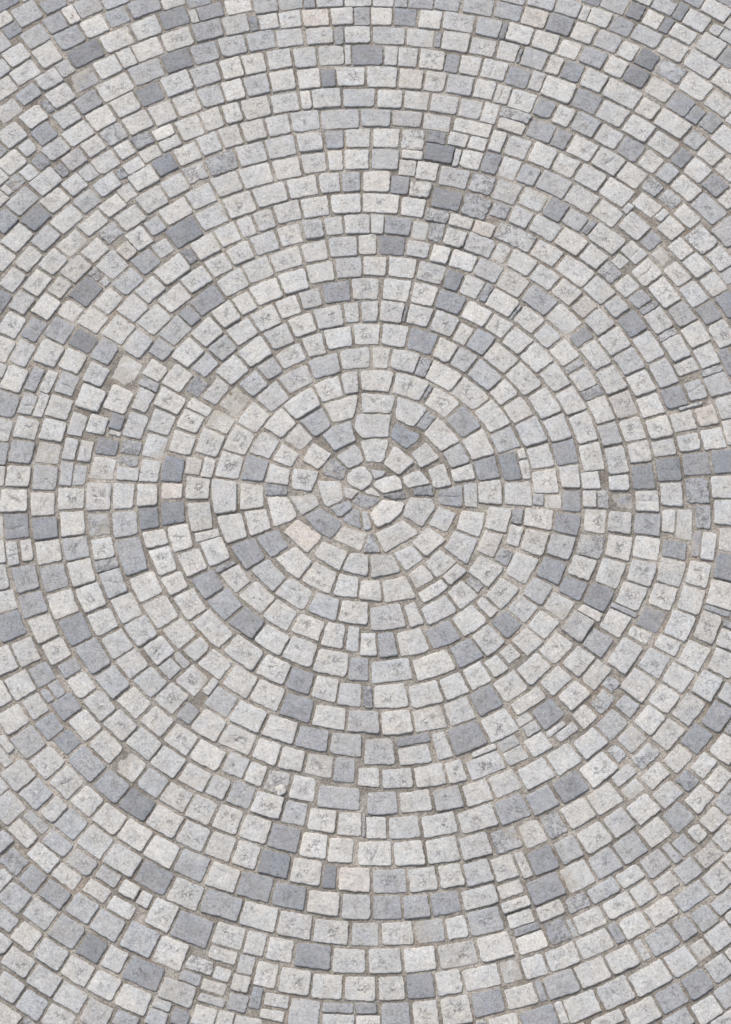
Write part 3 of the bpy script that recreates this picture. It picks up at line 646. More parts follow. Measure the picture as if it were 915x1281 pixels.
2 -1981,1032 -19,91 -91,-36 23,-90 86,32
2x -428,846 52,78 -31,37 -84,-1 -30,-89 94,-27
3 -215,2797 -28,53 -73,48 -60,-83 84,-72 78,55
3 831,-661 -20,96 -86,11 5,-71 18,-58 82,24
3 312,2918 88,39 -3,50 -74,55 -83,-64 72,-81
2 1557,537 40,82 -80,35 -41,-77 82,-41
2 -1343,1708 23,95 -96,-1 -20,-91 94,-2
2 948,1838 91,8 9,53 -40,76 -92,-35 31,-99
4 -1341,1300 15,95 -94,-18 -11,-91 91,15
2 2049,2458 104,-2 -23,100 -101,1 18,-99
2 858,-837 -19,85 -95,9 -15,-80 53,-19 73,4
2 -124,-538 -36,-38 -32,-38 71,-50 80,66 -22,87 -61,-28
2 1832,1904 43,23 -29,90 -105,6 4,-99 85,-20
2x -53,2110 63,43 63,46 -42,43 -79,40 -71,-89 63,-84
3 -48,1679 31,52 -83,45 -74,-75 63,-70 64,51
6 650,159 45,81 -74,39 -46,-70 74,-51
3x -686,-1516 -21,83 -71,-19 -30,-39 39,-66 81,38
2 -1665,1544 13,94 -97,-16 -8,-92 91,15
2 110,2228 79,60 -73,64 -74,-58 68,-65
2 1513,2001 -14,76 -14,76 -89,-28 19,-110 99,-13
4 683,1382 92,7 8,49 -45,71 -90,-33 33,-95
2x 368,2772 -45,61 -52,62 -67,-70 73,-90 94,36
2 1892,339 49,75 -72,48 -51,-70 73,-52
2 -1399,2449 35,91 -96,16 -31,-90 93,-19
3 -1784,2523 31,84 -20,48 -91,-7 -18,-104 100,-20
7 141,1529 79,51 -69,67 -74,-53 63,-66
3 -286,1507 50,63 30,60 -89,28 -60,-88 69,-63
3 1725,897 12,80 -89,22 -27,-99 73,-52 29,48
6x 167,1668 91,34 -32,52 -63,54 -70,-62 73,-77
2 -1631,808 -28,87 -85,-32 29,-83 83,27
3 1626,1056 12,92 -86,23 -14,-88 87,-28
2 1109,872 -6,74 -10,78 -101,-2 -24,-100 75,-30 68,-19
3k 1377,-1368 1,80 -80,0 -4,-82 83,4
4r 1784,2681 65,13 -56,90 -115,-6 20,-94 85,-1
2 -1277,1962 33,92 -96,6 -30,-88 94,-8
2 -358,1029 45,82 -86,32 -38,-79 79,-37
2 -1496,-1073 -83,19 -7,-83 80,-16 12,80
6 1484,1024 23,-51 81,-12 5,107 -92,31 -16,-75
6 737,-735 86,-3 -8,81 -81,7 3,-86
4 -641,2606 55,58 30,54 -38,37 -83,24 -47,-103 83,-71
2 -564,-2437 61,47 -34,69 -63,-46 37,-69
3 -55,-409 -79,-21 61,-62 61,-62 64,65 -34,80 -73,-4
2k 1514,-33 63,60 -61,57 -64,-55 64,-63
5 -1654,-1299 9,79 -82,13 -6,-83 79,-11
2 -1762,-1868 -83,20 26,-83 82,-19 -23,80
2 1705,2562 29,41 -39,81 -102,-19 22,-101 91,-5
2 835,518 35,44 8,77 -91,6 -31,-91 79,-35
5 -1463,873 -6,85 -40,27 -73,-40 27,-93 93,20
2 -1527,-2094 81,-6 -31,76 -84,8 33,-77
2 -1805,1149 1,86 -43,22 -77,-34 24,-93 96,21
4 1633,-2065 14,77 -78,4 -18,-76 81,-3
3 1321,1049 53,6 -22,86 -113,5 -37,-89 67,-12 54,5
3x 136,1111 76,54 -59,72 -67,-55 52,-70
4 1642,2915 101,7 -46,90 -99,-9 43,-89
3 1842,1227 42,22 -6,86 -97,20 -21,-94 78,-32
2p 242,2628 90,53 1,65 -49,69 -58,-44 -59,-64 74,-77
2 1608,420 36,61 -84,25 -55,-87 67,-61 36,60
2k 738,2702 92,27 -17,59 -49,67 -80,-57 55,-94
8 -1577,930 -30,87 -90,-16 32,-82 87,12
4 -1947,2916 25,96 -96,10 -24,-93 94,-14
2 452,-2354 39,65 -60,46 -42,-66 63,-47
2 -1520,2717 41,79 -30,43 -88,9 -23,-101 99,-31
2 -2047,2249 13,96 -98,1 -9,-95 95,-1
2r 275,2232 37,51 -69,61 -81,-71 45,-86 65,46
2 1861,-1419 8,-94 94,19 -11,89 -90,-13
4 -1586,-1929 86,-6 -24,85 -81,22 -17,-31 36,-70
7 -1262,2533 41,77 -8,53 -90,6 -34,-99 93,-36
6 1690,586 38,80 -77,35 -39,-78 79,-40
2 -293,2079 51,58 38,57 -89,38 -66,-86 64,-67
2 -1852,1293 -6,93 -87,-29 6,-90 86,25
3 866,2168 88,38 -40,84 -84,-38 35,-85
2 -784,1110 13,74 6,70 -91,-3 -11,-103 84,-37
2x 1995,967 74,-35 71,-30 -4,100 -103,47 -38,-85
3k -1910,854 -17,92 -79,-49 18,-87 77,45
5 -1701,-2105 -7,77 -78,-7 10,-77 76,9
2 1485,262 51,68 -67,42 -69,42 -51,-71 70,-56 67,-27
2 -802,439 -30,84 -88,-20 35,-77 84,12
2 1118,1234 93,-2 -14,89 -87,0 9,-88
1 897,2946 89,24 2,52 -55,68 -88,-52 50,-94
4p 209,2361 115,37 -27,53 -59,55 -64,-34 -64,-47 100,-63
2 1007,1336 38,33 -32,80 -97,-13 10,-93 82,-5
4k -905,2509 41,86 -86,41 -37,-85 83,-42
3 -1993,2667 31,95 -97,-6 -29,-92 97,2
7 -1879,1707 5,96 -90,-19 -5,-90 89,14
1 -43,110 75,-9 65,18 28,67 -18,57 -35,48 -68,3 -74,-14 -51,-48 13,-78 65,-45
2 -527,2770 75,64 -63,42 -68,41 -41,-86 94,-60
3p 657,-276 76,48 -23,77 -72,-39 19,-87
4k 976,2761 90,35 -46,85 -86,-37 43,-83
2 -1426,-319 -59,64 -35,-59 -35,-59 78,-30 54,83
2 -1770,1426 -1,93 -88,-21 3,-89 88,16
2 1488,-1564 16,79 -79,-11 -18,-80 82,14
3 1390,2253 -12,69 -23,75 -86,-34 28,-105 95,-4
2p -301,3046 72,65 -84,54 -69,-67 80,-52
3 -1100,1930 35,77 -17,47 -86,3 -24,-98 93,-31
5 -1706,-1014 -78,26 -14,-81 76,-23 15,78
5 -1245,1427 11,90 -93,5 -6,-87 87,-6
2 -1447,1181 0,91 -88,-20 2,-88 86,15
2 124,2502 85,44 33,49 -62,52 -64,-6 -66,-68 75,-75
2x 291,1087 82,40 -50,75 -74,-43 43,-74
6 1097,-531 82,23 -36,72 -79,-17 33,-79
2 -1214,1249 11,92 -90,-12 -10,-88 87,7
2 -1602,2986 36,90 -94,21 -32,-89 93,-22
6 1128,3013 98,17 -28,64 -40,68 -82,-50 50,-100
4 1759,1096 12,87 -84,23 -17,-85 88,-25
6 213,355 -1,-80 65,-29 80,7 78,8 -58,77 -82,28 -85,-8
3 -778,3007 65,68 -34,44 -79,30 -46,-88 93,-53
3 -325,2213 7,51 -84,37 -62,-80 76,-60 63,54
5 -42,-985 50,61 -45,65 -58,-59 51,-67
5 1516,2154 93,13 -21,91 -90,-13 17,-88
2 1926,53 61,-66 60,69 -62,61 -58,-65
2 1402,-2189 19,84 -75,23 -23,-62 2,-48 75,1
2 47,-1840 48,58 -52,56 -52,-59 55,-57
3 721,-2585 -34,-55 1,-48 63,-30 31,79 -61,53
2 1061,2891 76,26 58,33 -63,73 -102,-42 30,-91
2 -1775,1820 13,91 -93,-9 -10,-90 89,7
2 -39,2241 58,52 53,52 -87,42 -80,-74 56,-70
6 1824,2467 -20,81 -96,-26 7,-103 85,-3 22,50
3 -452,2906 68,69 -86,46 -65,-69 83,-46
2 -331,2641 30,58 -82,43 -61,-89 64,-72 51,59
2 287,2480 79,52 -65,67 -75,-53 62,-69
3 1742,-1984 15,75 -77,-6 -18,-76 79,6
1 -1029,2124 37,86 -90,20 -36,-83 87,-24
2 1318,2630 -10,65 -28,73 -84,-44 32,-103 92,10
5 -1312,3124 62,93 -107,13 -61,-88 105,-18
2 1892,2016 -4,94 -89,-2 4,-89 90,-2
3 -653,2279 46,80 -82,45 -42,-80 78,-45
5 643,932 54,31 -28,77 -94,-34 -7,-92 76,16
3 -1505,2078 32,79 -31,38 -85,-6 -14,-97 97,-16
4r 1444,-1459 -78,-17 -22,-81 82,18 18,79
2 -1190,4 -55,66 -55,-66 55,-60 55,60
4 1411,2882 92,22 -39,87 -90,-25 36,-86
2 -709,1505 31,60 14,53 8,51 -91,-9 -39,-106 78,-49
3 -515,2325 57,64 -17,50 -76,35 -45,-88 80,-59
2 886,-1397 19,75 -75,14 -24,-73 81,-14
2 -439,1607 53,66 -22,47 -75,29 -39,-86 81,-53
2 -788,1601 30,86 -85,27 -25,-83 82,-31
4 -1820,1575 6,94 -87,-23 -5,-89 88,19
3 -363,2785 59,60 -8,54 -73,44 -52,-88 73,-72
4 1334,377 28,66 -78,31 -45,-86 64,-62 33,51
3 -1504,742 -23,68 -25,64 -71,-50 35,-95 86,10
3 407,-136 19,-82 78,33 -20,77 -78,-29
3 1101,111 48,74 -59,56 -46,-66 58,-63
2 532,1448 95,7 -33,61 -41,63 -75,-43 53,-91
2 -2037,2069 10,91 -96,-4 -6,-91 91,4
3x -277,2931 -1,46 -85,37 -72,-74 81,-60 74,49
5k 444,-14 73,-54 73,78 -57,45 -53,-30 -37,-38
2 1138,2048 -28,88 -85,-23 26,-85 89,20
2 1733,441 46,73 -75,38 -48,-68 75,-41
5 -1990,544 -48,91 -86,-54 49,-85 85,49
2 261,1776 77,48 -59,70 -72,-50 54,-69
7 1949,202 80,-63 57,78 -75,59 -61,-72
3 393,2345 99,25 -42,51 -59,53 -74,-50 78,-77
2 -280,246 90,0 -17,67 -17,66 -74,-39 16,-94
2 -658,2730 48,79 -80,51 -45,-80 76,-51
5 1333,2780 81,14 45,32 -53,75 -100,-31 27,-92
3 -1734,-1189 -76,23 -6,-80 75,-20 8,77
3 679,2844 87,39 -59,74 -83,-40 57,-73
4 656,3125 101,39 -79,75 -94,-39 74,-74
2 1197,714 16,70 -84,5 -24,-97 75,-45 19,65
2 -1554,1671 21,93 -90,-19 -21,-88 89,15
4 728,2985 55,38 -70,65 -96,-52 39,-85 71,34
2p 988,3044 88,35 -51,81 -86,-36 48,-79
3 231,-346 73,-18 32,36 8,60 -90,15 -23,-92
3 -53,2938 73,-67 72,45 9,47 -81,43 -76,-70
4 -625,668 6,89 -86,-3 -2,-81 81,-4
2 -811,-2801 -71,-33 42,-65 69,33 -41,65
3 1940,3025 -29,91 -92,-13 27,-89 93,10
2x -981,444 -20,75 -48,21 -69,-33 47,-77 90,18
4r 657,1928 85,37 -47,75 -80,-36 41,-77
6 880,2652 84,26 -5,57 -41,68 -79,-56 40,-96
3 1882,837 27,83 -77,33 -27,-80 76,-38
3 -1617,-1753 18,86 -69,-5 -32,-40 0,-67 83,26
2 1343,-2098 27,77 -83,7 -41,-62 21,-27 75,7
2 -1180,146 -45,74 -59,-62 44,-67 60,54
2 46,1410 66,43 5,48 -66,48 -64,-69 57,-73
2 -2051,2788 23,90 -93,5 -21,-89 91,-7
3 -1734,2371 22,88 -92,8 -19,-87 89,-8
2 1595,1790 93,-11 -24,88 -88,10 19,-87
6 1662,-312 40,-62 54,0 60,38 -68,60 -85,-35
5 833,3089 92,32 -63,73 -88,-33 60,-73
2 27,-556 39,68 -62,66 -70,-38 38,-50 54,-48
2 927,-2269 48,62 -77,9 -51,-63 80,-9
3 600,2427 80,47 -49,74 -75,-45 45,-78
2 1936,-98 63,-77 66,71 -60,72 -67,-65
2 2059,3098 -42,91 -98,1 39,-90 100,-3
7 1914,-411 37,-87 65,64 -35,82 -66,-60
2 -386,338 15,92 -71,-5 -61,-12 25,-73 93,0
2 1775,-1798 7,75 -74,-6 -10,-75 76,8
2 1817,-1582 78,21 8,78 -76,-19 -12,-78
2 1865,1409 34,30 -7,80 -91,11 -14,-92 77,-28
1 -787,2712 39,69 7,60 -80,30 -41,-95 74,-62
2 -1927,2371 16,91 -90,0 -16,-87 88,-3
1 -435,1157 35,65 14,59 -84,14 -37,-90 71,-48
4r -1458,2255 26,86 -89,11 -24,-85 87,-13
5 105,-837 33,59 -5,54 -48,47 -39,-86 58,-73
6 1085,1766 60,27 -33,79 -96,-34 -2,-91 71,20
1 -1243,-2255 -40,66 -79,0 42,-68 78,1
2 -780,2257 29,68 15,64 -83,26 -35,-98 71,-61
2 752,615 13,85 -81,-2 -18,-79 86,-5
2 8,-1572 -57,-45 58,-56 54,51 -53,51
4k -1655,668 -26,81 -74,-43 26,-78 72,37
4 557,830 45,17 32,26 22,32 -39,66 -100,-43 -17,-98 60,3
7 -1177,-129 -60,57 -44,-70 58,-52 46,63
2 396,2608 71,59 -50,76 -67,-58 47,-75
2 1947,1284 9,86 -81,22 -12,-83 83,-26
2 -1038,-503 -65,25 -54,0 -9,-75 86,-21 41,71
6 -1570,-1382 -63,8 -55,-2 11,-75 88,-4 18,75
3 -1484,1937 23,74 3,59 -89,-20 -23,-99 87,-14
2 -893,2369 30,71 4,61 -80,25 -30,-98 75,-58
2 1743,-1508 6,76 -74,-16 -8,-77 76,18
6 -1616,2468 28,89 -89,5 -27,-84 89,-9
3 -770,-1635 -67,-20 -15,-44 26,-60 70,42 -16,83
4 -1606,1820 25,82 -46,21 -75,-8 1,-89 97,-5
2 470,-1551 16,78 -72,52 -44,-59 49,-36 53,-34
2 -1908,1442 1,90 -83,-28 0,-86 82,24
4x -799,885 12,85 -86,-2 -6,-80 81,-1
2 1271,1446 94,11 -4,96 -78,7 -24,-40 14,-72
2 383,3045 64,43 44,46 -69,57 -82,-66 45,-82
3 -328,-38 -25,-77 70,-15 50,54 -94,37
3 -902,2205 29,68 14,62 -84,19 -33,-96 75,-52
3 389,-1403 14,80 -54,62 -20,-80 59,-63
2 -285,919 29,63 26,63 -81,25 -34,-90 61,-62
2 -834,1404 26,83 -85,17 -22,-79 81,-19
6k -1856,1003 -12,86 -77,-39 12,-83 76,35
1 -775,2549 38,81 -77,47 -35,-81 74,-47
4 500,226 10,86 -87,25 -44,-65 63,-28 60,-17
4 -68,230 53,-28 53,-27 32,46 -3,77 -100,2 -32,-72
2 316,253 -23,-92 81,-29 14,57 6,66 -76,-3
3 -214,1934 53,70 -66,59 -47,-70 62,-57
8 1568,2640 88,18 -26,86 -85,-20 23,-84
3 1841,-289 42,74 -33,82 -57,-75 13,-90 33,6
2 394,112 65,-49 26,82 -64,40 -30,-74
3x -1289,1575 5,86 -86,15 0,-83 82,-17
3 -830,621 5,89 -80,-33 -3,-82 77,26
2 1745,1349 -3,88 -81,23 2,-84 83,-26
1 431,870 -22,84 -72,-34 17,-79 78,29
2 -1371,-2167 76,-2 -34,68 -77,3 36,-69
2 1992,1444 3,86 -83,20 -8,-84 87,-20
2 1267,2954 89,15 -16,63 -30,68 -78,-47 37,-97
2 -1535,1500 8,87 -84,-12 -6,-84 83,8
3 -1989,1311 -3,85 -83,-29 6,-84 79,27
2 1722,1641 0,86 -82,1 -2,-83 86,-5
4 -1789,2154 20,86 -88,-4 -17,-85 86,1
6 1911,1103 18,82 -79,22 -21,-78 79,-24
2 1974,2124 87,-2 -8,86 -85,0 7,-85
2 589,1277 10,53 -28,67 -75,-47 19,-90 76,20
2 -1906,-947 -99,52 -32,-81 49,-43 73,-30 10,100
6 1108,-30 52,62 -49,59 -52,-56 48,-65
2 -472,130 -51,63 -81,-50 45,-67 54,24 32,33
7 -1164,2063 34,70 -24,41 -79,8 -19,-90 87,-30
4 2051,1618 -18,-105 111,-11 14,108 -106,7
2k 734,1022 86,12 -19,80 -78,-13 11,-78
6 -1860,2257 11,86 -87,7 -9,-84 84,-7
3r -840,-2545 -53,55 -78,-14 56,-53 76,12
5 -1469,3052 32,83 -85,28 -30,-82 83,-28
3 1002,961 0,83 -80,1 -3,-79 83,-4
2p 1875,471 26,74 -79,43 -52,-63 55,-40 51,-16
2 -726,-2494 78,12 -59,51 -79,-10 61,-55
2 695,2567 64,38 45,43 -52,64 -82,-58 27,-87
2 340,2023 75,33 -14,51 -49,55 -65,-60 52,-80
3 -912,-876 89,13 30,77 -64,-8 -61,-12 8,-71
3k -1851,2618 25,87 -88,2 -24,-83 87,-4
2 603,2717 73,52 -46,73 -70,-50 42,-75
5 1603,-2358 6,69 -66,20 -8,-70 69,-21
6 223,3060 74,41 -12,50 -58,53 -64,-66 62,-76
2 597,2085 75,44 -42,72 -71,-43 38,-74
2 104,73 -35,-49 -13,-60 93,-33 83,10 59,42 47,52 -37,25 -53,18 -71,-1 -73,-9
2 -1139,-248 -74,35 -47,-61 71,-30 50,57
4 -1644,3123 38,91 -94,18 -36,-88 93,-20
4 -893,783 5,83 -81,-17 -1,-79 78,11
3 -1932,1168 -14,83 -77,-27 15,-79 77,23
1 775,-2309 50,55 -74,13 -53,-57 75,-13
3r -994,2007 46,73 -55,24 -68,17 -15,-83 93,-30
2 1628,2072 -6,86 -82,-14 6,-83 83,9
3 -141,3067 58,50 19,50 -74,43 -66,-74 61,-67
2 -575,-1556 61,38 -22,68 -64,-35 25,-70
2 1818,1719 -12,86 -82,16 12,-84 84,-20
3 1620,283 55,59 -71,33 -55,-55 72,-37
3 815,2028 76,41 -26,82 -71,-42 23,-80
2 1519,-2128 21,68 -70,2 -24,-66 73,-3
2 -1447,1786 19,84 -83,-5 -17,-80 83,0
4 -312,1646 52,59 -24,46 -61,37 -34,-80 70,-61
2 1758,314 51,61 -68,37 -52,-57 69,-39
5r -179,164 71,-9 43,22 -1,66 -34,35 -62,0 -65,-41 48,-75
2 -440,235 -23,78 -78,-25 29,-67 72,13
1 82,3076 69,36 3,41 -21,41 -57,41 -58,-79 63,-82
5r 1812,-123 46,66 -37,68 -46,-63 39,-72
6 1990,1917 -3,82 -82,3 -1,-82 83,-5
2 284,-465 12,74 -65,14 -23,-75 77,-12
3 -1231,567 -16,83 -68,-44 14,-76 68,39
1 1856,2931 90,1 -37,83 -88,-2 35,-80
3x -306,1208 35,58 31,57 -80,22 -46,-82 58,-54
3 498,1595 54,22 -40,52 -45,53 -74,-52 36,-87 73,14
6 -1832,3007 21,83 -85,20 -20,-82 82,-21
4 1187,3118 -48,81 -87,-28 46,-79 88,24
4 1189,1701 33,32 -26,72 -87,-20 8,-87 73,1
3x -583,1706 35,64 -11,51 -69,27 -25,-88 71,-54
2 7,-848 -38,65 -45,-62 45,-66 37,65
3 -2078,2410 22,89 -95,-7 -19,-88 91,6
2 1137,-1256 0,82 -72,17 -6,-62 9,-49 69,11
2 1467,2710 64,21 -39,77 -95,-32 6,-87 66,20
3 823,2811 -39,77 -72,-43 37,-75 75,42
6 1209,2684 46,36 -38,71 -87,-45 13,-89 68,25
6r 1378,-32 60,49 -58,47 -60,-45 58,-52
2 -447,3046 51,55 21,51 -78,32 -59,-78 65,-59
3 874,1712 78,24 -26,79 -75,-25 22,-77
6 -922,3088 60,70 -87,24 -57,-67 85,-25
8 1635,2772 -2,57 -21,68 -80,-35 22,-96 83,3
2k -1170,749 -22,79 -76,-17 20,-73 76,11
3 -1671,1937 8,68 -3,59 -81,-14 -6,-95 80,-20
3 -1596,425 -15,75 -33,15 -50,-59 34,-77 67,48
3 2078,2222 11,-99 108,-10 -17,102 -102,6
4k 1814,643 25,60 10,55 -69,24 -32,-84 64,-55
4r 1237,-1171 68,26 6,79 -76,-7 -18,-67 20,-29
2 355,-551 42,73 -86,-8 -57,-70 23,-23 80,27
1 1184,2828 80,29 -34,79 -77,-32 32,-77
3 232,2786 54,-83 69,44 -27,55 -44,56 -52,-74
4p -1680,2087 15,83 -83,1 -13,-80 81,-4
5 1498,2985 84,24 -32,78 -80,-24 29,-79
2 1626,2426 -16,84 -80,-17 15,-81 81,12
2 728,-2160 47,55 -70,15 -49,-55 72,-14
2 -1657,1117 -19,79 -78,-14 19,-75 76,10
3 1841,-1891 9,80 -80,-6 -11,-81 85,7
2 1588,-851 76,8 -36,64 -74,-6 35,-68
2 -1478,421 -36,69 -65,-41 37,-64 66,36
2 2103,2606 23,-102 113,-4 -29,104 -107,2
5x -102,1953 62,52 -41,48 -46,48 -37,-78 64,-72
2k 1516,1489 45,15 -22,76 -88,5 -3,-82 71,-15
5 -641,-2734 53,32 45,34 -42,54 -64,-30 -30,-38 35,-52
4 1812,-2226 80,12 26,74 -78,-10 -28,-75
2 1472,1275 -5,78 -92,-1 -25,-78 65,-5 56,7
3 288,1506 73,36 -55,61 -69,-37 50,-60
2 78,841 54,45 6,53 -46,53 -49,-73 34,-80
7 -1418,289 -49,61 -66,-38 47,-57 66,34
5 1028,2427 76,33 -28,78 -73,-35 25,-77
2 -697,1169 28,72 -53,25 -62,18 2,-81 85,-33
4 1545,-2828 -85,4 -41,-78 86,-1 42,75
4r 1066,-2230 33,60 -67,12 -35,-60 69,-10
2 1371,3043 81,23 -37,77 -80,-24 34,-76
2 -1928,-606 -73,41 -43,-78 75,-38 41,73
2 3,1536 53,64 -52,60 -48,-61 47,-62
4x 924,1984 75,31 -23,78 -72,-33 22,-76
4 -1316,-2094 70,-1 -32,63 -72,3 33,-64
2 -1574,2175 19,79 -81,6 -16,-78 79,-9
2 -759,3130 61,74 -88,34 -60,-71 85,-36
4 1865,-1689 -10,-90 85,16 11,91 -87,-16
2 1771,1509 1,80 -76,10 -2,-77 77,-12
1 1151,2381 56,32 -34,71 -87,-44 2,-86 61,29
5 -1966,2523 23,81 -83,-6 -23,-79 81,3
2p -1069,34 -44,44 -46,27 -46,-54 66,-50 70,35
6 711,2062 67,47 -25,78 -65,-48 21,-78
4 1368,-1194 60,8 -20,73 -76,9 3,-63 35,-26
3 15,1113 50,62 -48,61 -44,-62 43,-62
2 -1806,-2806 -32,84 -94,-7 34,-82 92,4
2r 304,1891 70,39 -53,60 -66,-40 50,-59
3 -451,-2723 65,23 -55,43 -67,-21 56,-43
3p 1215,1143 9,78 -75,-8 -12,-74 77,5
3 562,5 34,76 -36,67 -36,-67 36,-77
3 -185,1669 43,52 12,50 -61,38 -44,-76 52,-65
3 -94,685 41,57 -8,53 -54,39 -27,-80 48,-68
5 -1143,875 -14,76 -74,-9 15,-71 73,5
4 -534,759 15,75 -76,10 -10,-70 70,-14
2 -778,2396 28,75 -68,46 -26,-75 64,-46
4 1804,-2694 82,-13 15,76 -78,15 -19,-76
2 712,2410 65,37 -6,60 -24,64 -61,-69 24,-91
4r -1452,1614 10,78 -77,-3 -8,-75 76,0
3 770,-1457 30,60 -67,8 -35,-59 72,-11
5 -187,2217 49,61 -59,53 -47,-61 56,-52
2 263,91 -63,-20 -37,-46 77,-19 77,-18 72,-1 21,62 -73,23 -73,23
3 1214,90 57,-49 41,56 -54,46 -46,-51
2 1196,-2822 -87,-2 -65,-63 88,4 62,62
2k 752,-2239 61,50 -79,3 -63,-50 80,-2
1 520,129 48,60 -69,20 -49,-49 71,-31
6 188,1919 58,52 -45,64 -54,-53 43,-63
3 -142,-2820 -83,-23 80,-33 81,25 -78,33
4 -608,-2545 50,39 -28,57 -51,-37 29,-56
2 833,2307 88,10 -62,63 -85,-9 59,-62
2 678,-981 70,-2 5,79 -63,31 -7,-55 -4,-53
2 1369,-1637 18,64 -66,-6 -20,-65 69,6
2 1625,-146 43,66 -30,69 -41,-63 28,-72
3 1326,-1562 26,66 -70,-15 -28,-67 72,17
4r 865,2384 33,18 -82,59 -103,-5 63,-65 87,-6
2 -1724,1266 -5,76 -72,-20 6,-73 72,16
4 1618,-1929 1,63 -63,10 -2,-64 66,-10
6r 1665,-1594 -12,67 -75,3 -10,-63 41,-11 55,5
3 -64,-819 -52,-62 17,-75 17,-75 25,70 24,70 -33,74
6 -2072,1687 14,86 -58,5 -73,-15 18,-86 99,12
4 -599,3137 59,70 -82,48 -57,-72 79,-46
3 1367,75 53,49 -59,38 -54,-44 59,-42
2 -644,-2643 -44,-24 -41,-25 45,-46 63,37 -23,57
4r 1365,1358 75,-7 -6,75 -73,5 4,-72
5 -146,-2760 79,20 -76,28 -80,-20 78,-28
3 1404,1145 43,17 -3,69 -82,1 -19,-75 64,-10
5 -1837,695 -6,84 -57,-59 6,-80 58,57
5 1985,2347 2,60 -2,64 -75,-27 0,-91 76,-5
7 -191,-2096 37,58 -25,64 -39,-57 29,-64
4 -1824,-2318 -19,67 -70,0 19,-67 69,-1
4k -1866,545 -21,74 -55,-51 21,-70 56,48
4 -1048,-2809 -65,-22 37,-53 62,20 -34,55
3 -1301,129 -56,47 -65,-35 57,-43 65,31
1 413,1473 64,36 -35,67 -61,-40 32,-65
3 1980,526 70,-51 35,80 -69,48 -36,-75
2 -768,-2655 68,11 -52,46 -69,-11 54,-46
5 -1563,-978 -67,9 -23,-64 64,-7 24,63
6 240,-1372 81,39 -90,8 -85,-39 93,-7
2 245,-682 7,72 -50,50 -15,-71 58,-50
4 -1640,142 45,52 -23,61 -25,52 -33,-82 35,-84
5 -943,-1233 -55,-7 -40,-20 15,-59 71,18 7,71
4 1463,3155 7,49 -47,71 -92,-32 42,-94 91,5
3 -695,1658 31,65 -50,33 -52,31 -2,-82 75,-50
7 482,1307 64,39 -22,72 -59,-41 20,-70
4 1727,2008 26,38 -7,66 -79,-21 -7,-83 68,-1
4 -1699,-1810 71,-28 -33,69 -72,31 35,-70
2 298,1638 -12,52 -32,54 -50,-62 35,-79 59,35
6 1119,2222 70,35 -13,75 -67,-36 11,-75
2 1529,2818 74,27 -18,73 -71,-27 16,-74
2 1680,-2468 5,60 -59,17 -7,-61 59,-16
2 1767,771 39,62 -73,10 -41,-60 73,-13
2 -1208,-2162 -23,57 -62,-10 25,-58 61,10
2 749,2205 -17,78 -59,-52 15,-77 61,50
2 -578,3018 47,62 -66,40 -45,-61 64,-40
3k -1901,-335 43,-62 19,72 -43,64 -20,-75
4r 398,1720 76,21 -58,55 -72,-24 56,-53
6r -936,652 -3,73 -67,-24 5,-68 67,20
3 -1625,288 -21,58 -22,53 -40,-72 30,-80 52,42
1 534,974 66,33 -8,75 -63,-36 4,-72
2 -2026,880 -20,90 -78,-48 21,-87 78,44
6 1191,956 20,71 -71,-7 -23,-68 74,4
2 529,1691 82,5 -19,40 -50,48 -70,-26 56,-66
2p 660,1637 37,-63 75,20 -41,61 -69,-18
4 1887,2217 -3,76 -72,-9 3,-73 73,6
2 1932,-254 34,-74 48,64 -32,71 -49,-59
3 -79,1121 31,53 22,53 -53,42 -38,-77 36,-72
1 1684,3032 74,21 -21,74 -71,-22 19,-72
7 2026,1157 -12,-87 87,-43 9,93 -83,37
1 -180,2080 37,68 -47,60 -34,-67 45,-61
2 -1404,2767 14,76 -69,34 -12,-75 68,-35
5r -1287,286 -44,54 -62,-31 44,-50 63,26
2 1442,-795 -37,58 -69,1 33,-59 71,2
4 -1560,122 -30,68 -40,-62 30,-64 40,58
5 -1201,-2824 -71,-8 41,-64 71,13 -40,61
2 -2114,2559 21,89 -95,-2 -14,-86 90,0
4 1754,3130 82,9 -33,79 -81,-11 33,-76
3 -1535,262 -24,70 -46,-57 25,-66 46,55
3 -1158,1522 17,61 -22,34 -64,0 -3,-77 74,-17
4r 1729,1830 72,-7 -11,72 -71,6 10,-70
4 -1036,-982 1,61 -64,4 0,-65 61,-2
5 -20,3066 31,49 -56,48 -53,-73 37,-72 38,49
2 793,-232 -19,63 -50,-44 17,-69 52,48
4r 398,1623 25,44 -33,58 -58,-60 18,-78 49,37
3 791,-2020 55,-70 2,61 -23,52 -43,44 7,-90
6 1812,2110 22,46 1,62 -75,-29 -12,-84 66,5
6 -1852,3139 39,80 -87,3 -37,-78 86,-5
3p -945,174 -34,59 -49,-44 34,-54 51,39
3k 786,2520 59,46 -22,73 -57,-48 20,-72
5r -1292,2214 30,67 -74,9 -28,-66 71,-9
2 -1757,682 -5,78 -55,-56 4,-75 54,53
4r 1631,1920 3,49 -9,59 -70,-15 7,-81 68,-13
2 677,-2827 -76,13 -67,-49 80,-10 65,48
2 -1392,2149 16,70 -70,14 -14,-68 68,-15
1 -1255,2136 43,55 -8,29 -43,8 -61,-3 -17,-75 83,-17
3 477,-452 58,20 3,60 -76,-19 -35,-67 50,8
2 -2062,1445 -11,91 -89,-22 12,-86 87,19
4 473,3138 66,-54 82,26 -68,58 -79,-32
1 -920,525 -43,64 -75,4 45,-59 73,-7
6 -930,-2807 -55,-24 29,-53 54,25 -28,52
3 756,1480 63,31 -11,71 -60,-34 9,-69
2 231,2031 55,43 -43,56 -53,-45 41,-56
4x -1201,1654 8,71 -68,12 -8,-68 66,-14
6 -989,1087 -8,69 -69,14 9,-67 66,-17
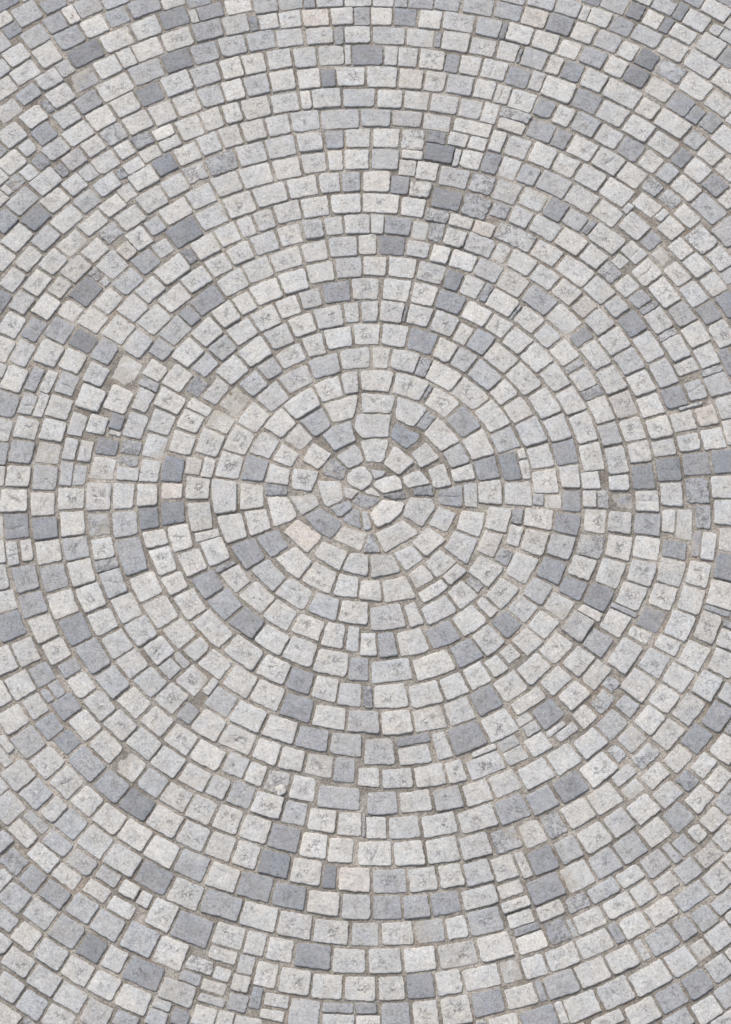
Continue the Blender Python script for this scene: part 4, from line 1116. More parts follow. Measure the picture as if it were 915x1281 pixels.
5r -24,-34 32,-45 65,-23 101,19 -13,43 -38,23 -57,3 -57,2 -30,-22
5r -1395,-400 -70,14 -52,-49 68,-11 52,45
2 1094,2715 62,41 -16,74 -61,-42 14,-72
2 -1991,390 -31,74 -55,-58 31,-72 55,55
2 524,2218 65,27 -45,57 -63,-30 43,-55
5 1606,1559 9,69 -67,-8 -10,-67 69,6
2 -473,-2794 -66,-12 57,-38 64,15 -57,35
2 1912,-826 35,-73 76,24 -34,71 -75,-22
3 988,2611 59,47 -12,76 -57,-49 11,-74
4r 756,1753 66,22 -29,62 -63,-23 27,-61
2 -1825,-315 -41,57 -20,-67 40,-55 20,65
3 141,2783 42,63 -37,66 -40,-63 34,-67
6 497,2732 51,54 -29,69 -49,-54 27,-68
2 752,-900 -4,-60 62,-8 2,59 -59,8
2 -863,167 -21,68 -44,-55 21,-64 42,50
2 2084,2027 -5,-95 80,-15 32,35 -15,79 -95,-3
7 -225,2632 37,64 -47,53 -35,-62 45,-54
2 59,1667 40,59 -36,63 -37,-60 32,-63
5 1528,1191 15,66 -66,1 -15,-64 65,-3
2 1667,1464 -3,68 -65,11 3,-66 66,-14
3 -1369,1873 5,69 -66,14 -4,-66 64,-16
2 -1338,2046 27,67 -70,-3 -27,-64 69,-1
5 -885,-2609 59,10 -41,43 -60,-9 42,-45
4 -775,-2720 71,2 -60,39 -73,-2 60,-41
6r -506,39 -47,33 -50,22 -50,-37 73,-36 76,16
4 -1763,2700 8,70 -66,20 -7,-68 66,-21
2 -1791,537 -5,79 -46,-63 6,-76 47,61
6 -554,-2710 -38,-47 16,-59 36,48 -16,59
7r 1584,3089 -17,70 -64,-26 17,-67 65,24
5 -61,-126 29,-43 22,-28 24,21 21,55 17,56 -3,56 -55,10 -75,-14 -14,-51 31,-66
1 -1173,2267 36,60 -71,7 -34,-61 69,-8
2p -1351,1487 -7,76 -69,12 -3,-57 24,-32 57,4
6 -15,-2767 62,32 -44,33 -45,-21 -39,-21 63,-21
2 -726,-2590 50,20 -33,43 -52,-20 33,-45
2 -1133,2192 39,61 -72,3 -37,-60 71,-4
4 -1595,1999 4,66 -65,11 -2,-66 65,-13
2 1006,-34 46,41 -44,40 -47,-36 44,-44
3 1044,-1333 -70,-16 -38,-53 20,-13 62,19 27,61
3 1204,-20 39,49 -37,48 -40,-45 37,-50
2 636,2192 63,27 -40,54 -61,-26 37,-54
2 1691,-1868 -2,55 -55,8 2,-57 55,-6
4 734,-1392 31,52 -59,3 -33,-52 61,-2
3 631,-644 67,-16 -19,66 -56,28 -16,-17 24,-59
1 -1744,3065 1,74 -64,36 0,-73 63,-38
4 -452,3152 66,59 -79,41 -62,-61 77,-41
5r 733,-350 -19,56 -51,-21 16,-59 56,24
6 2000,804 1,-89 60,-63 0,89 -60,62
5r 309,768 55,43 -10,66 -49,-44 7,-63
4 1029,3148 90,14 -67,58 -87,-11 63,-61
5r -1302,208 -52,42 -59,-23 52,-38 61,21
1 1185,-671 69,-8 -44,53 -68,11 43,-55
2 -707,-2817 -50,-31 30,-53 49,32 -28,51
5 1255,-2382 2,-60 49,-38 -4,60 -48,36
6r 3,-1139 -24,61 -27,-60 28,-61 23,61
5 1900,2380 64,17 1,66 -64,-17 -3,-66
1 -860,-227 -72,8 -59,-44 70,-5 59,39
7 -1373,437 -23,58 -49,-35 22,-54 50,32
4r 1296,-1442 54,-7 -4,55 -54,10 4,-56
6 -2085,2958 16,64 -66,6 -15,-63 65,-7
5r 1241,612 37,55 -64,1 -38,-51 66,-3
1 17,-2833 -74,-28 50,-24 50,-23 48,36 -72,36
4 1898,-1123 12,-71 68,22 -15,68 -68,-20
2 -592,-2829 -74,-16 62,-38 75,12 -61,40
6 805,-2363 -69,-3 -61,-42 71,3 58,40
5p 1770,-277 -33,-73 9,-79 33,74 -9,79
6r 409,2227 34,-41 37,-29 50,35 -54,54 -65,-21
5 -130,-71 35,42 28,44 -11,28 -68,-1 -20,-59 -17,-61 54,3
5 319,3152 79,39 -70,50 -76,-36 68,-51
2 -1920,-1119 1,75 -66,39 -1,-80 68,-36
4 1555,-1973 55,-30 -18,59 -53,31 17,-60
3 -1934,2003 -1,63 -63,2 1,-61 61,-4
3 -1951,2164 2,63 -63,5 -1,-62 61,-5
6r -1873,2070 0,64 -61,5 1,-61 61,-6
4r 31,-274 -54,-54 42,-54 26,-6 -1,54 -14,63
4 -1871,-1913 6,66 -70,-8 -2,-65 67,8
4r -2008,1941 3,62 -62,-5 -1,-61 61,4
2 967,-2782 -2,-61 40,-50 0,62 -39,48
3 1382,-2469 -8,59 -46,37 7,-60 48,-38
4r 1287,-21 18,-54 21,-16 21,14 19,54 -39,52 -41,-50
2 -1128,-2212 -47,-17 13,-50 47,19 -11,49
6 2118,2769 0,-77 82,15 -6,78 -77,-18
5 -1626,-1096 -52,22 2,-55 48,-23 1,56
1 -356,2471 25,78 -37,70 -18,-52 -12,-52 40,-44
3 -1950,-469 -45,63 -12,-77 46,-61 13,74
5r -1201,665 -35,53 -64,2 38,-51 63,-5
4r 1280,-1068 51,6 -6,51 -52,-3 6,-53
5r 323,441 57,25 6,59 -54,-27 -8,-58
3 -1023,-2744 52,5 -36,38 -54,-6 37,-39
7 1848,3084 58,34 3,67 -56,-36 -4,-67
3 -1860,-2107 4,61 -63,-6 -4,-66 62,10
3 -1844,-2437 -11,63 -63,-8 12,-62 63,7
1 864,158 9,60 -40,48 -16,-62 27,-57 21,10
4 -220,3158 78,44 -83,32 -76,-43 82,-32
2 260,2118 63,20 -57,35 -62,-20 55,-35
5 -1988,248 -19,70 -37,-63 20,-68 37,61
3 856,-1312 16,47 -50,4 -19,-48 51,-3
4r 1146,777 40,56 -65,-18 -41,-53 66,16
2 1777,-2824 -72,-8 -42,-66 72,12 42,63
2 1988,376 47,-69 16,80 -46,66 -19,-78
2 -1877,-1394 -11,55 -53,29 15,-58 50,-27
2 2067,1830 -16,-74 75,12 16,71 -74,-10
6 -2052,1170 3,81 -70,-44 -1,-80 68,41
2 -1143,3154 53,61 -78,9 -52,-58 77,-11
5r 811,-119 35,42 -20,46 -36,-38 22,-51
5 866,-2674 0,59 -34,47 0,-59 35,-48
3 -52,3167 80,44 -82,41 -78,-45 79,-42
5 -164,2921 25,61 -31,59 -23,-61 30,-57
4 -1486,3160 84,-2 52,70 -85,0 -52,-66
2 1430,1423 -5,-45 13,-29 51,7 -4,62 -57,7
6r 312,31 -58,-27 44,-29 41,15 35,33 -63,10
4 -979,-934 51,-21 -18,52 -52,21 19,-54
2 -2146,3032 20,66 -69,7 -19,-69 69,-6
7 1762,2991 54,33 3,61 -52,-34 -4,-62
4r 1906,748 52,43 -67,-6 -53,-41 67,4
6r -1000,1464 -3,55 -52,24 5,-55 50,-25
3 -821,-1082 -48,-25 -11,-52 47,26 12,52
3 819,-1260 22,43 -48,-2 -23,-45 50,2
3 -1890,-1464 -15,59 -58,34 16,-63 55,-31
5r 669,1243 13,46 3,51 -50,-52 -11,-72 44,26
4r 1672,971 40,49 -60,-11 -40,-47 61,10
2 606,-1430 -66,-12 -59,-40 69,12 56,40
5 1858,-659 61,-40 71,-8 -61,37 -70,10
4 -2150,2864 15,70 -79,13 -8,-71 74,-11
4r 574,-511 15,-47 51,-12 -19,46 -48,12
3 981,-1313 59,26 37,47 -58,-23 -38,-51
4 -2,-152 -17,-42 8,-51 30,-34 5,64 -26,63
6 -2133,3152 84,6 37,75 -87,-6 -36,-76
5r 1575,1138 33,51 -57,-18 -34,-50 59,15
5 1363,-657 74,-20 -62,45 -73,22 62,-45
6 -993,3159 75,-12 49,52 -73,10 -52,-52
3 -2137,2698 6,67 -68,12 -5,-69 67,-12
3 96,3157 63,31 -61,40 -62,-33 60,-37
4 2040,1339 62,-11 15,60 -62,8 -16,-60
6r -1743,2010 -12,58 -55,22 3,-44 22,-29 45,-9
5r -1676,-1130 6,-47 41,-21 -6,46 -42,23
4 2122,2914 14,-60 60,6 -14,59 -60,-7
3 2051,2962 -8,50 -49,-11 7,-50 49,9
5r -750,-400 -68,-18 -49,-50 48,7 38,27 33,33
2 1289,3090 35,23 -9,41 -10,41 -49,-53 -4,-72 36,22
4r -1526,1349 -9,47 -47,2 8,-45 49,-5
6r 162,-6 -24,-14 49,-10 49,-9 40,37 -77,8 -36,-12
6r -664,3003 12,55 -35,46 -12,-55 33,-45
3p -90,18 47,7 13,24 -36,37 -28,-29 3,-41
6r 1261,1651 14,54 -48,-29 -15,-53 48,28
3 -110,2774 14,82 -22,81 -16,-55 4,-54 18,-53
4 926,-24 29,34 -28,33 -27,-31 27,-35
2 -1961,-325 -28,62 -9,-68 29,-60 8,67
4r 1034,-2360 34,-40 -8,52 -33,41 7,-52
5r -1852,2440 -12,51 -47,23 11,-51 46,-25
3 515,2097 31,53 -4,61 -30,-52 3,-60
3 1676,1723 12,46 -45,-13 -12,-46 45,12
2 -1020,3054 7,51 -37,37 -7,-50 36,-37
2 1857,-2019 0,-51 55,-11 -3,54 -53,9
5 1925,3173 74,-1 -36,72 -72,-4 33,-68
2 -1991,115 -22,61 -25,-58 20,-59 27,57
3 -1896,-1618 -2,51 -49,12 2,-54 51,-10
5r 416,2903 25,38 1,43 -11,44 -26,-60 9,-65
7r 803,2951 31,51 -1,60 -30,-50 0,-59
4 64,128 29,-9 39,16 -44,27 -23,-33
5 203,3152 40,34 -36,37 -39,-33 34,-38
6 -339,3147 29,41 -37,33 -29,-39 36,-32
2 -2090,1830 -3,55 -55,-5 3,-54 54,4
4r 1778,534 71,10 67,31 -71,-13 -66,-30
5r -1407,1992 0,41 -39,12 -1,-41 38,-13
2 -2102,1972 1,55 -61,3 1,-59 58,0
2 26,25 34,-4 20,11 -3,29 -31,10 -43,0 -26,-15 48,-30
2 -1979,-172 -7,54 -23,50 -10,-83 27,-78 14,55
1 842,248 14,35 -27,21 -14,-34 28,-24
6 1326,3171 64,7 -36,54 -66,-9 38,-53
3 -2027,750 -8,49 -42,-31 11,-48 39,30
3r 1483,1768 6,39 -37,-13 -6,-39 37,11
3 -2057,1886 -12,38 -39,9 13,-38 39,-9
5r -2112,2153 -8,54 -53,9 7,-51 53,-10
3 1842,-2301 -9,-43 47,-2 5,42 -45,2
4 863,3172 78,6 -65,44 -77,-5 63,-43
3 1625,3169 64,-3 -38,47 -68,7 40,-49
5r -17,-1828 -7,-62 7,-62 7,63 -5,63
3r -1471,1300 -2,33 -33,-3 3,-33 33,2
5r 1897,-1300 41,23 9,44 -42,-22 -6,-47
3 2144,2996 9,-49 52,4 -10,50 -50,-7
4r -1681,-2835 37,-3 -20,33 -37,4 20,-32
2 1833,-2490 -3,-42 42,-13 3,43 -42,11
6 2122,3167 32,-58 66,-4 -34,60 -62,4
6r 334,618 13,44 -31,-35 -14,-44 31,34
3r 567,-2828 25,18 -30,7 -25,-18 29,-9
5r 1920,-742 27,-30 38,6 -25,30 -38,-4
2 -1384,371 -22,19 -26,8 -29,-7 35,-23 42,2
6r 213,1104 8,56 4,56 -17,-53 -11,-54 -2,-56 20,52
5r 830,1109 39,40 26,47 -39,-40 -27,-49
6r 892,2778 23,44 7,51 -24,-45 -8,-50
2 2114,2347 3,-46 47,-2 -5,47 -47,-1"""
BEYOND = """5r -2084,431 -28,58 -49,-40 28,-54 48,38
2r -2089,261 -50,76 -69,-62 50,-72 67,56
5r -2095,118 -63,65 -70,-57 65,-60 68,54
5 -2112,-21 -55,66 -56,42 -52,-89 86,-81 78,62
2r -2105,-170 -59,50 -59,41 -46,-82 92,-66 73,57
2r -2086,-325 -65,61 -59,11 -41,-88 95,-61 69,77
2r -2063,-485 -60,58 -51,8 -26,-89 85,-56 52,79
5r -2028,-711 -48,86 -48,84 10,-81 20,-104 67,-87 1,100
4x 2017,-665 69,77 -36,105 -85,-44 18,-84 31,-52
3x 2068,-485 65,92 -42,112 -82,-61 23,-89 34,-54
6 2090,-291 70,110 -67,121 -92,-64 43,-89 45,-79
2r 2110,-76 56,77 -75,76 -85,-84 49,-94 57,22
3r 2116,85 45,70 -75,62 -70,-72 51,-71 50,13
3 2112,268 36,36 27,89 -67,73 -45,-103 47,-96
3 2086,418 27,55 -65,34 -44,-63 47,-48 35,22
3 -2117,780 -34,55 -62,-18 35,-51 62,13
5x -2147,644 -37,96 -84,-60 37,-91 82,56
2 -2207,466 -29,102 -62,-43 -63,-54 60,-77 93,71
4 -2237,288 -36,111 -60,-59 -61,-64 66,-75 88,89
3r -2253,113 -44,101 -55,-48 -55,-70 72,-73 81,89
3 -2254,-71 -52,97 -53,6 -45,-105 79,-95 73,95
6r -2243,-249 -56,62 -51,-16 -43,-69 82,-52 68,73
6 -2220,-405 -63,75 -52,-2 -32,-97 89,-69 60,92
5 -2183,-568 -65,56 -52,-5 -28,-84 91,-49 56,84
2x -2135,-724 -73,58 -49,-20 -23,-87 96,-43 48,94
4r -2085,-889 -68,65 -41,-6 1,-99 87,-57 20,98
4 -2019,-1027 -60,28 -35,-25 -14,-63 76,-12 31,72
4 2012,-1018 -99,-33 11,-91 37,-44 84,56 -34,110
3 2092,-846 -33,126 -103,-50 13,-103 34,-57 88,84
5x 2164,-631 72,68 -49,97 -100,-75 18,-115 61,24
6x 2207,-467 63,53 -61,75 -88,-53 32,-82 54,7
6r 2232,-325 60,59 -68,74 -85,-57 40,-79 54,4
4x 2251,-146 56,84 -69,87 -81,-95 41,-109 55,34
2r 2256,31 48,87 -77,79 -75,-76 52,-79 53,-8
6 2248,199 46,61 -80,47 -69,-76 54,-69 48,37
4x 2227,359 29,116 -91,90 -60,-97 63,-83 56,-27
2 2177,541 43,85 -77,51 -44,-81 79,-55
2x 2153,719 6,98 3,104 -97,65 -39,-109 65,-80 64,-78
5 2080,864 29,69 -67,25 -29,-66 68,-29
5x 2356,441 37,77 -86,50 -61,-85 60,-66 48,26
2r 2323,592 26,102 -96,65 -57,-86 67,-60 59,-20
2r 2278,738 25,83 -94,41 -57,-68 65,-31 63,-24
2x 2226,888 7,110 -105,59 -43,-93 75,-51 67,-28
2 2160,1039 18,77 -95,19 -46,-82 70,-30 50,16
2x 2115,1190 23,4 -27,87 -69,61 15,-87 59,-65
5x -2168,1021 -17,78 -44,29 -75,-40 41,-90 94,23
1r -2224,854 -23,114 -93,-69 25,-108 91,64
1r -2295,688 -25,86 -50,10 -68,-55 52,-87 93,46
4x -2325,519 -42,99 -80,-72 43,-94 79,66
2x -2373,328 -34,108 -59,-58 -60,-61 66,-74 89,85
5x -2389,178 -46,73 -52,8 -54,-68 70,-73 80,60
2 -2396,2 -48,93 -52,-53 -51,-67 74,-63 75,87
4 -2391,-164 -54,84 -50,-23 -42,-82 80,-69 69,87
4r -2373,-338 -61,76 -46,-46 -41,-70 84,-49 65,89
2x -2341,-511 -70,90 -46,-33 -28,-100 92,-68 53,111
5r -2296,-689 -72,64 -62,25 -15,-112 101,-71 50,96
4 -2238,-859 -69,46 -39,-42 -27,-70 90,-22 48,87
3r -2181,-993 -78,50 -61,8 -3,-106 106,-50 38,98
5 -2093,-1165 -85,54 -37,-43 -7,-94 102,-28 25,110
4r -2004,-1292 -89,23 -14,-89 86,-22 17,87
2 2010,-1314 75,35 -19,92 -105,-36 -14,-102 61,10
4 2093,-1167 80,40 -33,99 -106,-33 3,-99 57,-6
5r 2173,-1011 86,67 -30,115 -106,-49 5,-107 47,-24
6 2240,-847 71,41 -50,83 -95,-36 22,-84 55,-5
2 2288,-712 66,50 -53,82 -91,-40 28,-81 51,-10
2x 2314,-574 76,49 -46,76 -76,-45 44,-78
6r 2368,-418 56,78 -70,96 -98,-65 26,-92 30,-78 54,60
2x 2385,-225 58,88 -66,94 -83,-87 39,-105 54,10
3r 2395,-45 51,90 -74,87 -77,-70 50,-77 52,-29
6r 2393,109 45,81 -78,72 -72,-54 54,-51 54,-45
2x 2381,277 40,87 -84,68 -66,-83 58,-74 53,0
2x 2283,1165 -1,-74 9,-70 50,-50 36,-17 -6,63 -19,86 -69,59
4 2169,1288 26,82 -82,13 -27,-78 83,-16
4 2119,1448 21,8 -27,71 -68,44 14,-76 58,-48
4x -2160,1331 -3,86 -36,38 -84,-41 26,-103 100,18
2 -2220,1198 -26,83 -84,-24 27,-80 82,21
1x -2287,1066 -26,95 -90,-42 27,-92 88,37
2 -2347,927 -34,85 -81,-38 36,-81 81,36
6r -2409,795 -23,84 -53,6 -69,-46 52,-82 93,41
2x -2448,667 -32,72 -52,6 -63,-42 60,-73 89,36
2 -2467,535 -47,76 -77,-49 49,-73 75,45
6r -2497,386 -53,85 -78,-66 53,-81 75,61
2 -2516,229 -59,76 -73,-65 60,-73 72,61
3 -2527,71 -66,78 -68,-73 64,-73 69,69
2 -2525,-110 -70,96 -65,-101 71,-89 63,96
3x -2511,-305 -81,81 -56,-98 78,-77 57,93
4x -2483,-481 -83,64 -50,-90 81,-59 53,86
6 -2447,-637 -85,51 -48,-86 83,-48 49,82
6x -2394,-808 -98,72 -25,-113 92,-68 32,110
4r -2336,-984 -76,51 -44,-30 -19,-84 95,-32 41,97
3 -2269,-1136 -84,58 -42,-31 -7,-98 103,-38 30,110
6r -2196,-1267 -73,23 -54,-13 -11,-82 98,-15 40,85
3 -2114,-1402 -89,42 -60,-5 14,-108 115,-36 19,107
1 -2016,-1544 -78,22 -57,-7 13,-91 104,-15 20,92
2x 1949,-1611 -25,62 -63,17 20,-66 67,-11
5r 2021,-1532 -24,95 -97,-1 2,-79 39,-35 80,20
2 2100,-1398 98,35 -9,100 -96,-29 8,-104
2r 2190,-1279 -27,102 -90,-6 17,-71 19,-67 83,44
2x 2260,-1151 79,46 -36,100 -93,-14 20,-74 29,-59
6 2341,-982 66,17 82,56 -41,103 -110,-60 2,-114
4 2397,-799 34,-115 93,72 -34,109 -93,-66
2 2452,-609 44,-104 84,73 -43,99 -84,-68
6x 2485,-452 53,-74 79,50 -56,71 -77,-47
3 2508,-314 55,-77 77,60 -58,73 -74,-56
2 2523,-135 60,-105 72,97 -60,98 -71,-92
3 2529,40 68,-62 69,64 -69,59 -67,-61
2x 2524,184 72,-64 64,73 -74,60 -64,-70
3x 2506,347 79,-78 58,97 -79,72 -56,-91
4 2477,506 76,-48 59,76 -80,44 -56,-71
2 2438,659 36,101 -86,63 -42,-98 90,-68
4r 2389,851 20,97 -97,50 -38,-115 79,-79 39,47
1x 2329,1003 15,92 -98,39 -42,-89 72,-43 54,4
2 2211,1141 65,-61 -12,88 -63,59 12,-86
5r -2200,1523 105,22 6,95 -27,52 -95,-51 10,-117
1r -2290,1385 -10,78 -44,29 -76,-28 35,-91 96,11
5 -2357,1268 -15,76 -46,21 -70,-27 40,-84 93,14
3x -2430,1118 -4,109 -68,-23 -77,-45 39,-95 108,52
4 -2486,958 -25,103 -93,-57 29,-99 88,55
1x -2547,790 -39,99 -88,-59 41,-95 88,56
1r -2598,611 -46,111 -90,-82 47,-102 89,73
3r -2487,-973 33,104 -97,54 -30,-107 95,-53
3 -2419,-1126 -94,34 -28,-91 88,-32 32,89
6x -2351,-1254 29,83 -89,23 -25,-84 85,-22
1 -2277,-1406 -93,53 -35,-44 2,-98 107,-29 18,115
4x -2173,-1563 -95,47 -40,-33 14,-103 112,-27 9,117
4r -2059,-1711 -91,35 -24,-51 8,-88 102,-6 6,110
3 -1957,-1823 -6,80 -84,12 8,-83 81,-11
6 1958,-1806 90,5 -4,87 -86,0 1,-89
3 2051,-1719 -20,95 -90,10 5,-72 27,-48 79,16
5r 2142,-1581 -2,105 -101,-30 -2,-109 104,33
2 2234,-1450 88,21 -18,86 -86,-18 18,-88
6x 2314,-1324 -22,94 -92,-28 17,-95 97,29
2 2404,-1160 18,-127 103,67 -17,121 -105,-60
3x 2546,806 -40,-102 90,-56 39,102 -90,56
1 2489,952 35,79 -80,32 -39,-77 84,-33
3x 2440,1099 20,78 -92,24 -37,-100 78,-53 33,52
2 2370,1212 30,81 -82,21 -30,-79 83,-24
6 2315,1343 -1,101 -108,34 -31,-97 79,-38 60,-1
3 2216,1478 14,94 -91,20 -16,-92 92,-24
3r 2580,1113 -31,-102 98,-53 30,107 -96,48
1x 2499,1274 16,105 -94,44 -19,-102 97,-48
1x 2414,1425 17,97 -91,28 -19,-94 93,-32
3 2336,1551 17,90 -89,16 -20,-87 90,-17
6r 2264,1677 47,23 -2,88 -102,9 -24,-96 79,-24
2 2181,1783 48,24 1,78 -91,-8 -28,-85 72,-7
3 -2237,1711 113,24 16,103 -62,3 -84,-28 17,-101
3x -2337,1571 6,100 -24,57 -97,-58 8,-123 108,26
2 -2441,1403 0,99 -25,59 -97,-67 15,-125 105,33
2x -2524,1223 -21,99 -93,-44 23,-96 90,41
6x -2591,1086 -37,86 -89,-30 38,-85 87,31
6 -2418,-1429 16,107 -108,44 -11,-111 103,-39
2 -2313,-1584 99,-32 6,103 -103,35 -3,-107
1 -2229,-1724 -79,21 -59,-7 10,-94 107,-13 23,96
2x -2122,-1830 -86,2 -10,-85 84,-1 12,83
3x -2025,-1943 -10,98 -100,17 14,-99 97,-14
1 -1944,-2055 -58,5 -21,-34 5,-58 68,14 7,71
2r 1961,-2054 17,71 -85,-24 -40,-75 45,4 64,24
2x 2069,-1910 -8,101 -121,-21 -33,-108 76,6 87,19
3x 2175,-1788 -3,117 -105,-8 -8,-92 18,-60 97,41
6x 2264,-1654 -19,81 -84,-7 16,-84 86,8
3r 2364,-1520 3,-120 115,48 -9,115 -110,-41
2x -2217,1928 -9,95 -93,-3 13,-90 88,-1
2r -2321,1832 -1,82 -3,80 -98,-44 4,-119 98,1
5 -2409,1691 -16,88 -88,-16 17,-85 86,13
5r -2497,1586 -8,78 -44,26 -75,-24 33,-89 96,10
6 -2556,1461 -21,88 -90,-25 24,-87 87,23
6r -2631,1325 -21,103 -96,-43 23,-101 94,40
2x -2416,-1694 10,109 -110,33 -6,-112 106,-28
2r -2318,-1823 -92,10 -18,-96 92,-6 16,91
2 -2217,-1938 97,-15 -2,98 -99,18 5,-101
1 -2114,-2068 -86,18 -44,-29 19,-92 107,-1 5,103
2 -1979,-2178 102,-8 -18,101 -105,11 20,-103
3x -569,-2914 99,21 -85,51 -100,-18 87,-57
2 -360,-2937 99,61 -93,85 -112,-34 14,-52 89,-58
2x -156,-2957 99,65 -93,75 -103,-41 2,-50 98,-52
4r 32,-2957 62,75 -77,74 -79,-49 29,-51 66,-50
2 180,-2949 57,81 -73,73 -68,-56 16,-53 68,-48
4x 339,-2940 52,78 -89,63 -79,-55 47,-44 68,-41
5 504,-2924 87,77 -101,44 -88,-54 -8,-43 107,-21
6r 1920,-2259 4,57 -56,7 -4,-59 58,-5
2 2003,-2174 14,117 -97,14 -13,-82 -3,-73 101,27
4 2137,-2043 2,110 -111,-8 -25,-96 39,-34 94,27
5 2241,-1912 -3,97 -96,-12 -1,-97 100,14
2r 2341,-1797 17,-95 88,6 -14,95 -92,-7
1 2605,1375 -25,-94 94,-34 21,97 -92,33
1x 2545,1508 77,-25 59,6 5,88 -104,20 -38,-91
4 2439,1669 8,80 -3,96 -105,21 -2,-131 104,-65
2r 2339,1806 27,51 1,81 -98,2 -16,-104 86,-29
3 2240,1908 7,93 -89,7 -7,-89 92,-9
3 2581,1693 -4,-111 111,-42 -1,113 -104,41
4x 2485,1848 51,19 -10,95 -108,18 -18,-101 85,-28
5r 2381,1981 48,23 -17,98 -111,15 -10,-106 89,-29
2x 2270,2108 67,3 -26,100 -115,12 -10,-101 84,-17
5 -2242,2136 8,80 -21,53 -88,-19 7,-105 97,-10
2x -2344,2025 2,80 -8,69 -95,-32 4,-112 96,-5
3 -2468,1885 22,93 -18,48 -70,-20 -78,-31 26,-106 119,14
5 -2540,1749 -14,91 -91,-19 15,-89 88,17
1 -2640,1602 -2,119 -115,-52 9,-113 107,47
2x -2313,-2041 -110,25 14,-110 105,-24 -10,107
4x -2202,-2176 -89,17 -61,-14 28,-101 116,-8 4,105
6x -2086,-2289 -78,3 -48,-25 18,-83 100,11 8,94
2 -1973,-2388 -87,8 -35,-38 26,-86 102,16 -4,103
2 -1087,-2904 70,23 -37,64 -74,-24 40,-64
4 -954,-2943 73,62 -34,96 -78,-31 4,-60 33,-68
2 -806,-2986 117,56 -64,99 -104,-29 -35,-49 86,-78
2 -621,-3035 87,61 -56,90 -84,-34 -9,-52 64,-64
3r -445,-3064 99,62 -77,87 -99,-35 -8,-51 85,-62
3x -269,-3086 100,68 -62,82 -76,-44 -56,-47 93,-57
2r -45,-3097 74,74 -108,78 -115,-48 72,-51 76,-51
3 116,-3094 59,77 -72,73 -70,-53 18,-51 66,-47
1x 264,-3074 62,69 -73,58 -66,-68 77,-57
3 403,-3072 -49,-57 -34,-56 82,-39 63,86 -63,69
2x 561,-3045 76,91 -80,62 -61,-63 -39,-60 103,-31
4x 725,-2992 60,83 -18,68 -77,53 -47,-83 -15,-76 96,-47
2x 874,-2952 37,80 -20,67 -79,49 -42,-83 29,-65 78,-49
2r 1024,-2925 93,-18 57,97 -97,43 -61,-73 8,-51
3r 1925,-2446 7,73 -80,5 -28,-65 36,-18 63,4
6x 2023,-2346 4,104 -103,11 -23,-87 32,-41 89,11
4 2147,-2232 13,116 -109,-1 -25,-94 23,-50 100,30
2 2280,-2077 116,28 15,111 -110,-27 -21,-114
4 2618,1886 -17,-90 92,-16 17,95 -92,13
2 2531,1998 92,-12 8,91 -89,11 -10,-89
2 2437,2109 96,-12 0,95 -93,12 -2,-93
5 2325,2251 102,-34 -3,76 -10,83 -98,-7 9,-118
4r 2219,2366 86,-21 -26,84 -84,19 25,-83
3 406,3242 89,-42 100,9 26,20 -105,32 -110,-18
6 213,3249 31,29 22,30 -38,32 -42,-43 25,-47
2r 82,3255 62,30 -33,34 -43,33 -43,-47 58,-49
5r -76,3261 47,28 23,28 -60,23 -57,-40 48,-37
2r -278,3248 89,34 15,30 -104,17 -96,-49 93,-32
5x -2236,2340 99,-9 12,80 -24,48 -89,-15 0,-104
4 -2344,2231 7,82 -8,67 -95,-27 -1,-112 98,-8
5 -2464,2099 18,96 -40,33 -93,-32 4,-110 109,13
2x -2554,1968 -10,91 -94,-11 14,-90 91,11
3x -2644,1852 -17,95 -90,-17 17,-93 93,15
2r -2381,-2179 -7,107 -103,13 6,-106 103,-13
3r -2254,-2306 -14,103 -108,12 19,-104 104,-12
3r -2137,-2430 -89,12 -22,-49 18,-83 99,13 -5,104
1x -2005,-2539 -104,18 -42,-34 46,-100 121,1 -23,114
3 -1393,-2919 -50,81 -94,-13 51,-82 93,13
1x -1234,-2992 89,47 -45,102 -97,-16 11,-61 42,-72
1 -1072,-3041 107,29 -65,89 -110,-26 69,-91
4 -909,-3093 81,43 -44,80 -83,-42 48,-80
6x -754,-3157 -95,-20 -60,-30 2,-45 96,-63 120,58 -62,101
2r -548,-3179 92,49 -70,77 -94,-46 73,-80
1 -383,-3206 -77,-58 60,-75 74,59 -58,74
4 -224,-3223 -84,-63 74,-77 80,65 -71,75
2x -54,-3228 -80,-64 78,-73 77,67 -74,70
3 91,-3228 -57,-67 61,-70 55,70 -58,67
2 258,-3219 -92,-77 102,-58 87,74 -98,60
2r 460,-3195 -90,-82 109,-52 85,80 -104,53
3r 645,-3161 59,78 -85,48 -62,-80 87,-46
2x 805,-3135 84,100 -92,55 -63,-70 -48,-66 119,-19
5 978,-3085 47,96 -79,55 -42,-67 -14,-59 88,-24
5r 1145,-3027 65,106 -107,41 -67,-78 -5,-57 114,-11
2 1327,-2948 101,-13 55,82 -98,13 -57,-84
2 1931,-2609 17,89 -102,1 -39,-82 45,-20 80,8
2x 2060,-2497 9,108 -116,5 -37,-97 54,-24 93,11
5 2199,-2375 13,116 -117,-4 -35,-100 38,-36 102,26
2r 2319,-2241 102,11 3,93 -96,-9 -9,-96
2 2438,2337 48,25 -4,76 -94,-12 -22,-87 71,0
5 2318,2457 34,39 -38,103 -121,9 17,-121 107,-32
3x 999,3249 56,-59 80,3 -4,31 -57,45 -76,-21
6 833,3283 97,17 52,30 -99,64 -119,-31 70,-79
6 646,3309 77,40 -23,63 -38,66 -63,-72 48,-94
3x 501,3339 94,37 13,51 -82,63 -98,-63 72,-89
2x 322,3361 85,42 47,47 -97,58 -104,-65 70,-82
4 138,3374 75,46 22,50 -80,54 -83,-71 67,-77
